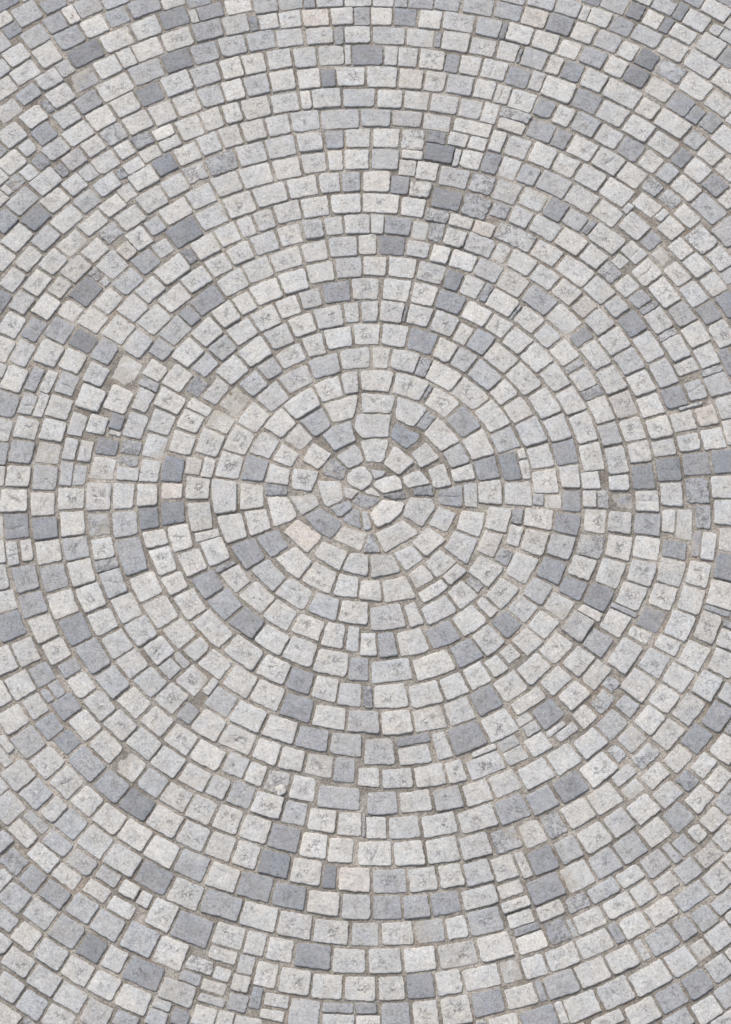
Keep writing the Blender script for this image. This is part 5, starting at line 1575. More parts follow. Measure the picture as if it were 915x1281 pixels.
6x -40,3363 83,63 -85,62 -80,-63 81,-61
2r -196,3359 58,65 -65,58 -55,-66 63,-59
5r -341,3359 66,57 39,55 -99,40 -83,-83 76,-67
3 -512,3322 56,75 -78,55 -54,-75 74,-55
5x -647,3284 41,92 -86,66 -57,-67 35,-48 65,-41
2 -780,3282 36,66 24,63 -81,37 -46,-98 66,-67
3 -930,3270 55,46 43,42 -94,0 -76,-67 73,-24
1r -2244,2508 -10,77 -75,19 11,-75 73,-21
6 -2348,2426 19,88 -5,67 -104,-32 -14,-119 104,-4
4r -2482,2290 23,97 -22,51 -102,-38 -9,-120 111,11
2 -2608,2124 16,118 -112,-38 -13,-114 110,35
3 -2283,-2474 -17,104 -105,4 19,-102 103,-7
1 -2151,-2605 -18,114 -102,19 -3,-65 22,-84 100,16
2r -2022,-2689 91,9 -17,90 -93,-7 18,-92
4r -1923,-2752 72,37 9,79 -73,-35 -6,-81
5x -1722,-2915 69,32 2,73 -58,-15 -29,-33 18,-59
6x -1592,-2977 -40,107 -101,-2 7,-61 39,-77 96,34
2 -1441,-3053 97,37 -47,105 -103,-6 8,-60 47,-77
4 -1301,-3115 74,52 -29,95 -79,-21 8,-59 27,-66
2 -1146,-3164 110,28 -67,92 -113,-24 70,-95
3 -955,-3232 -108,-36 69,-95 104,41 -67,92
2x -796,-3271 -78,-51 45,-82 75,52 -43,80
1 -659,-3304 -83,-55 59,-77 76,53 -53,79
2r 761,-3280 -96,47 -76,-84 102,-48 67,85
3 921,-3244 -44,-85 81,-47 42,84 -80,50
1x 1071,-3206 -56,-75 -34,-68 114,-12 70,106 -94,51
4 1250,-3136 25,91 -100,41 -56,-76 56,-33 74,-25
3r 1393,-3076 22,92 -104,35 -56,-80 66,-26 75,-22
6x 1544,-3004 30,101 -117,26 -63,-88 57,-28 91,-10
3r 1677,-2937 15,86 -82,30 -28,-68 25,-39 73,-10
3x 1877,-2849 54,76 -104,-33 -82,-69 1,-19 48,12 82,36
2r 1990,-2711 17,91 -92,11 -18,-93 95,-10
2r 2113,-2636 13,109 -95,22 -18,-79 4,-63 95,12
4 2226,-2540 1,102 -91,22 -9,-75 12,-58 87,8
3r 2352,-2426 41,-33 101,24 8,114 -116,-6 -32,-98
6 2610,2123 -4,-96 102,-22 0,101 -97,18
2r 2521,2248 33,39 -4,79 -96,-6 -14,-98 80,-17
2x 2696,2243 1,-102 105,-18 -5,102 -101,19
2 2572,2397 110,-46 -10,85 -13,88 -103,1 16,-128
5 2442,2531 105,-34 -5,74 -17,86 -102,-7 16,-121
3r 2326,2637 29,43 -20,84 -100,-12 3,-103 88,-11
4 2223,2726 16,53 0,66 -78,-35 -9,-91 72,6
1 1381,3253 6,37 -10,43 -43,-38 5,-60 42,20
4x 1275,3288 81,11 -51,63 -78,-13 50,-62
2 1097,3343 118,14 -32,65 -62,73 -98,-48 74,-105
2x 933,3378 85,40 -53,80 -84,-42 50,-79
5r 780,3418 84,46 -55,77 -81,-46 53,-77
3x 613,3450 96,46 -73,76 -91,-47 70,-76
3 459,3487 62,42 -83,60 -97,-63 49,-82 68,41
1x 276,3515 34,40 -36,46 -76,47 -83,-77 75,-89 88,33
3x 113,3502 70,61 -65,66 -67,-61 63,-65
2 -42,3505 77,62 -78,61 -73,-64 75,-62
4x -203,3500 68,66 -76,59 -65,-67 72,-59
2 -357,3487 64,71 -78,56 -62,-71 75,-57
2 -512,3480 63,61 23,57 -93,38 -72,-88 78,-65
1 -676,3451 59,64 30,59 -98,31 -71,-92 81,-62
5x -857,3412 69,70 -3,54 -100,27 -65,-97 97,-56
4 -1032,3364 64,72 -4,53 -99,22 -58,-98 98,-50
2 -1185,3308 39,72 -3,58 -84,27 -36,-101 82,-55
4 -1343,3261 62,68 -15,39 -93,5 -52,-87 97,-25
2x -2218,2755 28,60 -66,-14 -28,-60 66,16
2 -2337,2628 46,105 -45,28 -105,-28 -20,-118 124,11
5 -2479,2495 25,94 -11,60 -106,-37 -16,-122 110,4
2x -2610,2358 15,92 -8,68 -106,-41 -9,-123 107,6
6 -2718,2222 -15,93 -92,-7 15,-90 91,3
1r -2276,-2665 -29,109 -115,10 31,-110 112,-10
3x -2119,-2791 109,-4 -34,104 -113,6 37,-106
2 -1988,-2901 -86,-2 -60,-22 45,-92 113,14 -13,100
4x -1843,-2979 88,21 -21,88 -90,-19 23,-88
3 -1696,-3068 116,8 -52,101 -54,97 -115,-6 45,-96 59,-103
4 -1541,-3148 83,29 -28,83 -84,-28 30,-85
2x -1413,-3212 -89,-37 36,-86 86,35 -32,86
6x -1259,-3275 -107,-27 58,-97 104,32 -56,94
1 1238,-3285 -91,38 -42,-87 92,-41 41,88
1 1403,-3213 116,-15 62,97 -114,20 -65,-102
6x 1574,-3145 34,102 -98,36 -43,-79 13,-52 93,-9
6 1717,-3070 6,91 -96,34 -36,-78 55,-29 70,-20
3x 1818,-2997 21,85 -84,22 -22,-87 88,-21
3 1954,-2924 6,96 -108,22 -39,-87 60,-22 79,-8
3r 2082,-2835 21,109 -112,11 -40,-93 36,-38 98,11
2x 2213,-2717 18,97 -99,2 -21,-98 102,0
2r 2335,-2620 1,-97 88,-9 2,94 -92,11
2 1702,3272 110,-35 -37,43 -68,57 -90,13 86,-79
2x 1503,3335 120,1 -37,73 -49,78 -99,-40 64,-114
3x 1337,3404 104,14 11,51 -63,78 -106,-39 55,-102
2r 1169,3465 92,22 8,52 -55,72 -93,-49 49,-97
3x 995,3506 105,36 -71,84 -102,-36 67,-84
5x 833,3570 80,26 76,27 -1,44 -91,62 -116,-60 49,-97
2r 634,3603 96,34 22,48 -86,64 -104,-59 71,-90
4 454,3628 82,40 24,49 -79,60 -91,-63 64,-83
3x 288,3645 74,45 5,52 -66,57 -74,-71 61,-82
6 136,3655 75,47 24,50 -81,52 -83,-73 67,-78
4 -23,3657 63,50 19,51 -73,49 -69,-76 62,-75
5x -176,3652 70,56 67,55 -110,44 -101,-81 73,-72
3 -414,3634 112,64 -80,43 -85,42 -67,-85 122,-65
5 -596,3608 85,66 -11,51 -101,33 -77,-90 103,-60
3 -788,3572 76,68 -2,53 -102,29 -72,-93 100,-55
2 -968,3513 62,84 -95,39 -59,-83 94,-41
5x -1132,3476 58,72 39,67 -116,15 -73,-103 94,-48
2x -1302,3405 44,84 -88,33 -41,-83 87,-34
2 -1443,3361 37,71 -3,55 -87,18 -35,-98 85,-46
4x -1570,3299 30,73 -31,46 -73,25 -12,-96 84,-47
5 -1721,3226 43,80 -90,8 -40,-78 88,-9
4x -2289,2853 5,68 -45,31 -62,16 19,-82 82,-32
4 -2368,2773 7,89 -89,7 -5,-88 87,-9
3x -2485,2684 20,86 -1,68 -106,-30 -18,-119 102,-7
2x -2612,2542 14,102 -103,-17 -12,-101 100,14
2 -2727,2423 -4,100 -101,-8 5,-97 98,6
2 -2314,-2820 -11,96 -97,-8 11,-99 96,9
3 -2178,-2923 110,-3 -34,104 -113,4 38,-106
4 -2036,-3022 93,13 -23,91 -96,-12 25,-93
3 -1914,-3102 84,22 -18,85 -86,-20 20,-85
2 -1783,-3181 -99,-15 36,-98 98,19 -34,94
1 -1628,-3264 -107,-18 47,-101 106,21 -46,97
3 1572,-3293 -120,17 -62,-103 120,-16 59,103
1x 1729,-3210 86,-23 25,86 -86,26 -27,-88
4 1887,-3131 36,109 -123,14 -61,-95 45,-34 104,4
5x 2030,-3041 8,97 -96,28 -27,-80 36,-39 80,-7
2r 2137,-2952 14,88 -88,14 -16,-90 91,-14
2 2288,-2857 40,-37 109,21 27,121 -127,-1 -51,-103
6r 2684,2467 21,-115 121,-33 -27,118 -115,32
2r 2574,2600 37,35 -9,77 -95,-13 -12,-95 78,-7
3 2466,2684 91,1 -7,90 -89,-3 4,-89
2x 2354,2811 93,-23 -37,84 -44,90 -122,-8 12,-120 96,-25
2x 2230,2937 71,-29 -17,40 -30,49 -63,9 40,-69
3 2322,2990 10,74 -68,-28 -11,-73 68,28
3x 2233,3062 87,8 -19,85 -85,-11 17,-84
2 1933,3283 37,-68 79,-1 -38,68 -76,-1
2r 1788,3350 78,18 -72,96 -129,-19 30,-103 93,9
3r 1593,3432 108,19 -56,95 -105,-19 53,-93
2x 1430,3503 97,28 -49,88 -94,-30 47,-87
3x 1289,3559 79,39 -36,80 -77,-40 33,-80
2 1158,3616 55,37 -71,76 -107,-46 41,-92 82,27
2r 1001,3664 50,39 -63,68 -93,-53 36,-88 71,33
2r 853,3700 75,35 20,49 -56,65 -82,-61 44,-89
5x 716,3718 72,50 -47,75 -69,-51 46,-73
2 558,3749 95,53 -76,81 -92,-55 72,-79
6x 398,3770 67,57 -53,78 -66,-61 51,-74
2r 247,3780 82,61 -74,71 -80,-62 70,-71
4x 70,3790 87,69 -84,68 -83,-67 81,-70
6r -94,3790 68,71 -71,66 -66,-71 69,-67
3 -254,3780 78,73 -88,59 -76,-71 84,-60
6 -418,3766 65,80 -79,57 -62,-76 78,-61
3 -579,3744 69,83 -89,52 -65,-78 87,-55
2x -728,3715 49,76 -72,48 -47,-73 72,-50
3x -878,3694 61,68 -34,46 -73,35 -42,-88 88,-58
2 -1026,3657 61,70 20,59 -104,21 -67,-98 92,-53
2 -1206,3587 64,87 -104,31 -61,-86 101,-31
2 -1389,3535 69,82 -71,28 -80,24 -30,-95 113,-39
2 -1521,3465 44,88 -94,27 -42,-86 91,-27
4r -1694,3407 69,81 38,67 -70,14 -110,-8 -51,-118 121,-32
4 -1836,3309 22,84 -83,26 -21,-82 81,-27
3r -1973,3257 41,72 36,70 -111,-21 -56,-105 91,-15
6r -2323,3004 49,101 -64,15 -91,-8 -12,-106 120,-5
2 -2460,2892 32,95 -19,53 -105,-25 -22,-117 112,-3
2x -2582,2765 6,94 -93,-1 -6,-91 92,0
2 -2707,2646 19,107 -111,-18 -15,-106 105,18
5r -2239,-3052 -28,100 -102,-6 29,-98 101,6
1 -2111,-3142 -89,-16 18,-90 88,18 -17,88
2x -1979,-3233 -109,-16 41,-104 102,18 -33,101
2 1888,-3287 -115,12 -51,-112 118,-8 49,106
5 2064,-3174 115,4 45,104 -114,1 -47,-108
5r 2220,-3067 105,-5 26,98 -102,6 -30,-98
2x 2709,2653 18,-115 115,-24 -17,120 -115,19
3r 2555,2793 118,-18 -32,111 -112,17 27,-111
2r 2421,2925 24,48 -22,85 -100,-15 10,-105 91,-11
2x 2587,3007 61,-97 95,-57 -19,47 -52,75 -88,31
3x 2436,3095 44,31 -32,89 -109,-12 7,-104 88,-5
5 2294,3184 101,5 -28,98 -99,-6 25,-95
2 2147,3269 106,21 -18,102 -85,-4 -38,-35 35,-82
2 1992,3395 128,-16 -39,83 -42,85 -104,-26 60,-123
1 1826,3489 115,-2 13,52 -64,90 -119,-25 52,-115
4 1650,3575 98,9 25,44 -60,82 -109,-32 44,-102
2r 1483,3648 43,38 -69,82 -113,-35 46,-99 95,14
6x 1323,3708 35,42 -54,73 -94,-47 36,-93 80,25
4x 1146,3755 -70,93 -105,-35 68,-88 109,32
2 973,3807 88,49 -54,82 -85,-48 52,-83
4x 807,3846 101,46 -73,90 -99,-49 70,-85
2 -879,3830 86,-49 51,83 -85,48 -53,-81
5x -1022,3793 45,81 -81,50 -43,-81 78,-48
2x -1151,3757 35,83 -73,43 -34,-80 73,-47
1r -1272,3714 33,80 -75,40 -33,-78 73,-43
5r -1426,3670 65,78 -64,31 -79,24 -31,-94 108,-41
3x -1575,3610 54,79 -5,55 -102,9 -49,-105 102,-39
6 -1737,3534 51,82 -19,49 -97,9 -38,-105 105,-34
5r -1906,3446 63,91 -41,36 -104,0 -40,-108 121,-19
6x -2061,3339 37,99 -103,9 -36,-96 101,-11
5r -2221,3238 43,105 -114,-2 -39,-104 111,-1
3x -2395,3126 52,103 -60,19 -98,-12 -19,-111 127,0
3r -2510,3019 8,89 -89,9 -6,-88 87,-10
6 -2623,2938 15,79 -35,38 -82,-4 5,-98 97,-15
3 -2718,2835 2,87 -89,5 1,-88 87,-5
1r -2245,-3223 -34,104 -114,-4 38,-102 109,4
4 2227,-3240 -124,-2 -44,-114 127,6 41,111
2r 2583,2909 58,-88 95,-46 -59,87 -95,48
2r 2740,3010 11,-100 100,-1 -10,101 -99,-1
3 2602,3123 108,-9 -30,105 -106,8 26,-102
4x 2488,3230 31,42 -15,76 -92,-27 -2,-95 76,4
1x 2368,3320 16,52 -26,81 -98,-23 17,-105 92,-5
1 2236,3411 61,22 -57,94 -122,-11 24,-105 95,-2
5 2073,3512 97,1 30,42 -48,86 -110,-24 30,-107
5 1927,3594 86,12 51,31 -53,84 -109,-28 24,-99
2 1776,3657 84,30 -29,82 -81,-30 27,-83
4x 1652,3714 81,32 -30,83 -80,-33 29,-81
4x 1505,3781 110,30 -60,94 -106,-30 57,-95
5 1314,3851 118,30 -78,98 -113,-32 71,-95
3 -1390,3826 86,-41 38,87 -86,40 -38,-86
2 -1542,3767 55,96 -106,33 -51,-96 103,-33
5x -1720,3683 61,100 -115,14 -59,-98 112,-18
2 -1892,3612 42,79 -4,56 -98,6 -37,-105 98,-34
3x -2035,3533 32,78 13,68 -102,-1 -37,-109 94,-34
5r -2194,3447 47,80 45,79 -69,6 -103,-18 -34,-120 112,-26
6x -2324,3335 16,89 -89,17 -13,-88 88,-18
2r -2450,3242 31,102 -108,0 -28,-100 104,0
3 -2598,3143 32,93 -39,36 -95,-13 -12,-108 111,-6
1 -2714,3025 14,97 -98,0 -13,-97 97,1
3r 2675,3245 34,-108 118,-16 -37,110 -113,13
2 2525,3378 106,-16 28,43 -45,95 -117,-6 28,-115
6x 2377,3483 95,-4 43,33 -46,92 -115,-13 22,-107
2r 2222,3596 95,-10 -22,62 -70,89 -132,-17 29,-116 97,-11
3 2042,3677 97,19 -35,93 -95,-21 33,-92
3x 1914,3751 85,34 -23,87 -83,-35 21,-88
3 1740,3836 141,6 -52,92 -70,48 -100,-30 82,-114
1r -1841,3784 114,-16 61,100 -117,17 -57,-100
2r -2005,3698 37,96 -98,18 -36,-93 98,-21
2 -2152,3628 35,80 6,64 -102,-5 -36,-110 98,-30
2 -2284,3530 16,84 -84,21 -14,-84 82,-22
2x -2397,3457 18,90 -91,14 -17,-89 88,-16
2x -2509,3375 9,85 -84,15 -8,-84 83,-16
5 -2640,3290 34,92 -37,38 -95,-10 -13,-109 112,-9
3 -2764,3170 19,98 -100,0 -19,-100 99,3
1x 2744,3376 16,-100 105,0 -21,103 -103,-3
5 2616,3484 -8,69 -11,71 -85,-31 13,-104 90,-5
6r 2509,3548 83,17 -11,83 -81,-18 10,-83
2r 2389,3630 97,10 -29,93 -96,-12 27,-93
3r 2258,3713 94,18 -28,91 -92,-19 26,-92
4x 2123,3793 -30,91 -92,-21 30,-89 92,18
2 -2155,3778 120,-10 54,112 -123,8 -52,-109
2 -2321,3674 34,97 -102,9 -34,-95 100,-11
6r -2484,3580 48,93 -33,41 -104,-10 -28,-113 117,-12
4x -2624,3479 25,82 11,72 -107,-20 -30,-117 99,-19
3 -2771,3348 28,103 -110,-5 -24,-102 105,5
6x 2705,3579 -11,87 -86,-14 9,-86 87,14
3 2599,3672 59,21 -39,90 -109,-15 8,-98 82,4
2x 2458,3753 -20,91 -89,-17 20,-89 90,14
4 2311,3853 123,5 -51,113 -121,-8 49,-111
3 -2446,3763 108,-7 35,104 -106,4 -36,-100
2x -2621,3656 59,104 -74,10 -96,-7 -20,-108 130,-1
3 -2766,3533 37,108 -118,-10 -31,-104 112,8
3 2786,3698 25,-104 115,2 -31,107 -110,-3
6 2647,3798 98,12 -22,97 -98,-12 21,-95
4 -2672,3783 119,-2 36,116 -118,-4 -38,-112
6 -2818,3676 15,98 -101,13 -13,-98 98,-13"""
def parse(t):
    out = []
    for l in t.strip().split('\n'):
        l, _, lab = l.partition('|')
        p = l.split()
        v = [tuple(float(a) / 1000 for a in q.split(',')) for q in p[1:]]
        out.append((int(p[0][0]), p[0][1:], v[0], v[1:], lab))
    return out

# ---- materials ----
def mat(name):
    m = bpy.data.materials.new(name); m.use_nodes = True
    nt = m.node_tree; nt.nodes.clear()
    return m, nt
class N:
    def __init__(s, nt): s.nt = nt
    def __call__(s, kind, ins=None, **kw):
        n = s.nt.nodes.new(kind)
        for k, v in kw.items(): setattr(n, k, v)
        for k, v in (ins or {}).items():
            if isinstance(v, bpy.types.NodeSocket): s.nt.links.new(v, n.inputs[k])
            else: n.inputs[k].default_value = v
        return n
    def noise(s, pos, scale, detail=2, rough=.5):
        return s('ShaderNodeTexNoise', {'Vector': pos, 'Scale': scale, 'Detail': detail, 'Roughness': rough}).outputs[0]
    def rng(s, v, a, b, c, d, smooth=False):
        n = s('ShaderNodeMapRange', {0: v, 1: a, 2: b, 3: c, 4: d})
        n.clamp = True
        if smooth: n.interpolation_type = 'SMOOTHSTEP'
        return n.outputs[0]
    def m(s, op, a, b=0.0):
        return s('ShaderNodeMath', {0: a, 1: b}, operation=op).outputs[0]
    def scale(s, col, f):
        return s('ShaderNodeVectorMath', {0: col, 'Scale': f}, operation='SCALE').outputs[0]
    def mix(s, f, a, b):
        n = s('ShaderNodeMix', data_type='RGBA')
        for k, v in ((0, f), (6, a), (7, b)):
            if isinstance(v, bpy.types.NodeSocket): s.nt.links.new(v, n.inputs[k])
            else: n.inputs[k].default_value = v
        return n.outputs[2]

def granite():
    m, nt = mat('granite'); n = N(nt)
    pos = n('ShaderNodeNewGeometry').outputs['Position']
    col = n('ShaderNodeAttribute', attribute_name='stone_colour').outputs['Color']
    wear = n('ShaderNodeAttribute', attribute_name='wear').outputs['Fac']      # 1 where the tool marks are
    sd = n('ShaderNodeAttribute', attribute_name='lot').outputs['Fac']
    off = n('ShaderNodeCombineXYZ', {0: sd, 1: n.m('MULTIPLY', sd, 1.7), 2: n.m('MULTIPLY', sd, 3.1)}).outputs[0]
    p = n('ShaderNodeVectorMath', {0: pos, 1: off}, operation='ADD').outputs[0]
    blotch = n.noise(p, 16, 3, .6)
    grain = n.noise(p, 135, 3, .85)
    coarse = n.noise(p, 70, 2, .6)
    mica = n('ShaderNodeTexVoronoi', {'Vector': p, 'Scale': 105.0, 'Randomness': 1.0}).outputs['Color']
    mv = n('ShaderNodeSeparateColor', {0: mica}).outputs[0]
    vein = n('ShaderNodeAttribute', attribute_name='vein').outputs['Vector']
    streak = n.noise(vein, 70, 3, .6)
    cloud = n.noise(p, 7, 2, .5)
    lotk = n.m('FRACT', sd)                                                    # each stone its own grain strength
    f = n.m('ADD', n.rng(blotch, .3, .7, -.08, .08), n.m('MULTIPLY', n.rng(grain, .3, .7, -.30, .26), n.m('ADD', .55, n.m('MULTIPLY', lotk, .8))))
    f = n.m('ADD', f, n.m('MULTIPLY', n.rng(streak, .32, .68, -.11, .06), n.m('SUBTRACT', 1.25, lotk)))
    f = n.m('ADD', f, n.rng(cloud, .3, .7, -.06, .06))
    f = n.m('ADD', f, n.rng(coarse, .3, .7, -.10, .10))
    f = n.m('ADD', f, n.rng(mv, .0, .14, -.26, 0.0))
    f = n.m('ADD', f, n.rng(mv, .88, 1.0, 0.0, .14))
    # dark, dirty tool marks and pits
    w1 = n.noise(p, 38, 3, .65)
    ridge = n.m('ABSOLUTE', n.m('SUBTRACT', w1, .5))
    pit = n.m('MULTIPLY', n.rng(ridge, .012, .065, 1.0, .0, True), wear)
    pit = n.m('MULTIPLY', pit, n.rng(n.noise(p, 20, 1), .44, .56, 0.0, 1.0, True))
    f = n.m('ADD', f, 1.0)
    cool = n.mix(n.rng(n.noise(p, 11, 2), .4, .62, 0, 1, True), (1.012, 1.0, .98, 1), (.983, .997, 1.015, 1))
    col = n('ShaderNodeVectorMath', {0: col, 1: cool}, operation='MULTIPLY').outputs[0]
    c = n.scale(col, f)
    c = n.mix(n.m('MULTIPLY', pit, .85), c, (.13, .125, .125, 1))
    # a little warm dust and iron in places
    warm = n.rng(n.noise(pos, 5.5, 3, .6), .55, .75, 0.0, .28, True)
    c = n.mix(warm, c, n.scale(n('ShaderNodeVectorMath', {0: col, 1: (1.06, .985, .90)}, operation='MULTIPLY').outputs[0], f))
    # grime in broad patches, and joint sand swept over the low edges
    grime = n.rng(n.noise(pos, 1.3, 5, .62), .46, .70, 0, .16, True)
    c = n.mix(grime, c, n('ShaderNodeVectorMath', {0: c, 1: (.70, .67, .63)}, operation='MULTIPLY').outputs[0])
    z = n('ShaderNodeSeparateXYZ', {0: pos}).outputs[2]
    low = n.rng(n.m('ADD', z, n.m('MULTIPLY', n.m('SUBTRACT', n.noise(pos, 30, 3, .65), .5), .012)), -.0085, -.0042, .7, 0, True)
    c = n.mix(low, c, n.scale(n.mix(n.rng(n.noise(pos, 9, 2), .4, .6, 0, 1), (.30, .275, .24, 1), (.36, .335, .30, 1)), n.rng(grain, .3, .7, .8, 1.2)))
    h = n.m('ADD', n.m('MULTIPLY', coarse, .6), n.m('MULTIPLY', grain, .35))
    h = n.m('SUBTRACT', h, n.m('MULTIPLY', pit, .7))
    b = n('ShaderNodeBump', {'Strength': .55, 'Distance': .003, 'Height': h}).outputs[0]
    bs = n('ShaderNodeBsdfPrincipled', {'Base Color': c, 'Roughness': .82, 'Normal': b})
    bs.inputs['Specular IOR Level'].default_value = .25
    o = n('ShaderNodeOutputMaterial', {0: bs.outputs[0]})
    return m

def sand():
    m, nt = mat('sandy joint filler'); n = N(nt)
    pos = n('ShaderNodeNewGeometry').outputs['Position']
    a = n.noise(pos, 9, 4, .6); g = n.noise(pos, 190, 2, .8); g2 = n.noise(pos, 75, 3, .6)
    c = n.mix(n.rng(a, .35, .65, 0, 1, True), (.235, .213, .186, 1), (.345, .32, .287, 1))
    c = n.mix(n.rng(n.noise(pos, 3.1, 3), .56, .74, 0, .55, True), c, (.29, .235, .185, 1))
    c = n.mix(n.rng(n.noise(pos, 2.3, 5, .7), .60, .76, 0, .35, True), c, (.215, .22, .16, 1))
    v = n('ShaderNodeTexVoronoi', {'Vector': pos, 'Scale': 130.0}).outputs['Color']
    f = n.m('ADD', n.rng(g, .3, .7, .72, 1.28), n.rng(n('ShaderNodeSeparateColor', {0: v}).outputs[0], 0, 1, -.28, .28))
    damp = n.rng(n.noise(pos, 1.7, 4, .65), .42, .62, .76, 1.08, True)
    c = n.scale(c, n.m('MULTIPLY', f, damp))
    h = n.m('ADD', g2, n.m('MULTIPLY', g, .5))
    b = n('ShaderNodeBump', {'Strength': .9, 'Distance': .006, 'Height': h}).outputs[0]
    bs = n('ShaderNodeBsdfPrincipled', {'Base Color': c, 'Roughness': .95, 'Normal': b})
    bs.inputs['Specular IOR Level'].default_value = .1
    n('ShaderNodeOutputMaterial', {0: bs.outputs[0]})
    return m
GRANITE, SAND = granite(), sand()

# ---- one stone ----
TONE = [(.482, .470, .452), (.462, .452, .436), (.436, .428, .415), (.400, .397, .394), (.350, .352, .358),
        (.292, .297, .309), (.254, .260, .275), (.218, .225, .240), (.193, .199, .213), (.172, .178, .191)]
NSEG = 36
INSET = [(-.0006, -.050), (-.0004, -.020), (.0000, -.0075), (.0007, -.0022), (.0024, -.0005), (.007, 0.0), (.021, .0002)]
INNER = [.78, .56, .36, .17]
def outline(poly, r):
    p = [Vector(q) for q in poly]
    # drop near-coincident corners, then cut the corners twice
    q = [a for i, a in enumerate(p) if (a - p[i - 1]).length > .006]
    if len(q) < 3: q = p
    chip = r.randrange(len(q)) if r.random() < .28 else -1        # a knocked-off corner
    cs = r.uniform(.009, .022)
    for it, k in ((0, .16), (1, .25)):
        o = []
        for i, a in enumerate(q):
            b = q[(i + 1) % len(q)]
            L = (b - a).length
            kk = min(k, (.0042, .0022)[it] / max(L, 1e-4)); ka = kb = kk
            if it == 0 and chip == i: ka = min(.3, cs / max(L, 1e-4))
            if it == 0 and chip == (i + 1) % len(q): kb = min(.3, cs * .7 / max(L, 1e-4))
            o += [a + (b - a) * ka, b + (a - b) * kb]
        q = o
    L = [(q[(i + 1) % len(q)] - a).length for i, a in enumerate(q)]
    tot = sum(L); pts = []; i = 0; acc = 0.0
    for s in range(NSEG):
        t = tot * s / NSEG
        while acc + L[i] < t: acc += L[i]; i += 1
        a, b = q[i], q[(i + 1) % len(q)]
        pts.append(a + (b - a) * ((t - acc) / max(L[i], 1e-6)))
    return pts
def stone(tone, marks, mid, poly, index):
    r = random.Random(index * 7919 + 5)
    pts = outline(poly, r)
    cen = sum(pts, Vector((0, 0))) / NSEG
    size = math.sqrt(max(1e-5, abs(sum(pts[i - 1].cross(pts[i]) for i in range(NSEG))) / 2))
    so = Vector((mid[0] * 3 + r.random() * 50, mid[1] * 3, r.random() * 50))
    rough = 'r' in marks
    small = min(1.0, size / .12)
    ea = (.0044 if not rough else .0075) * (.4 + .6 * small)
    edge = []
    for p in pts:
        d = p - cen
        k = noise.noise(Vector((p.x, p.y, 0)) * 42 + so) * ea + noise.noise(Vector((p.x, p.y, 3)) * 95 + so) * ea * .7
        edge.append(cen + d * (1 + (k - ea * .15) / max(d.length, .004)))
    lift = r.gauss(0, .0026) - (.001 if rough else 0)
    tx, ty = r.gauss(0, .019), r.gauss(0, .019)
    amp = .0019 if not rough else .0042
    dome = .0008 * small
    pits, cut = [], None
    ang = math.atan2(mid[1], mid[0])
    if 'k' in marks:
        a = ang + r.gauss(0, .25)
        cut = (Vector((-math.sin(a), math.cos(a))), r.gauss(0, .006))
    if 'x' in marks:
        for _ in range(r.randint(2, 4)): pits.append((Vector((r.gauss(0, .13), r.gauss(0, .13))) * size, r.uniform(.006, .011), r.uniform(.003, .0055)))
    vs, wear, vein = [], [], []
    ta = Vector((-math.sin(ang), math.cos(ang))); ra = Vector((math.cos(ang), math.sin(ang)))
    vk = r.choice((.25, .35, .6, 1.0)); vo = r.random() * 60
    wl = (1.0 if 'x' in marks else .9 if rough else r.uniform(.15, .95))
    if tone >= 7: wl *= .35
    def add(x, y, z, inner):
        w = Vector((x, y, 0))
        if inner >= 0:
            z += amp * noise.noise(w * 30 + so) + amp * .55 * noise.noise(w * 75 + so)
            z += dome * inner
            for c, rad, dep in pits: z -= dep * math.exp(-((x - c.x) ** 2 + (y - c.y) ** 2) / (rad * rad))
            if cut:
                d = x * cut[0].x + y * cut[0].y - cut[1] - .006 * noise.noise(w * 28 + so)
                z -= .0065 * math.exp(-(d / .0035) ** 2)
        vs.append((x, y, z + lift + tx * x + ty * y))
        vein.append(((x * ta.x + y * ta.y) * vk + vo, x * ra.x + y * ra.y, vo * 2.3))
        wear.append(wl if rough and inner >= 0 else wl * max(0.0, min(1.0, inner * 1.6 + .1)) if inner >= 0 else 0)
    for d, z in INSET:
        for e in edge:
            v = e - cen; L = max(v.length, .002)
            dd = min(d, L * .5)
            p = cen + v * (1 - dd / L)
            add(p.x, p.y, z, 0 if z > -.006 else -1)
    for f in INNER:
        for e in edge:
            v = e - cen; L = max(v.length, .002)
            p = cen + v * (1 - min(.021, L * .5) / L) * f
            add(p.x, p.y, .0005, 1 - f)
    add(cen.x, cen.y, .0005, 1.0)
    nr = len(INSET) + len(INNER); fs = []
    for k in range(nr - 1):
        for i in range(NSEG):
            j = (i + 1) % NSEG
            fs.append((k * NSEG + i, k * NSEG + j, (k + 1) * NSEG + j, (k + 1) * NSEG + i))
    b = (nr - 1) * NSEG; c = nr * NSEG
    for i in range(NSEG): fs.append((b + i, b + (i + 1) % NSEG, c))
    col = TONE[tone]; g = r.gauss(0, .035); hue = r.gauss(0, .007)
    col = [col[0] * (1 + g + hue), col[1] * (1 + g), col[2] * (1 + g - hue)]
    if 'p' in marks: col = [col[0] * 1.015, col[1] * .97, col[2] * .94]
    return vs, fs, wear, vein, col, r.random() * 40
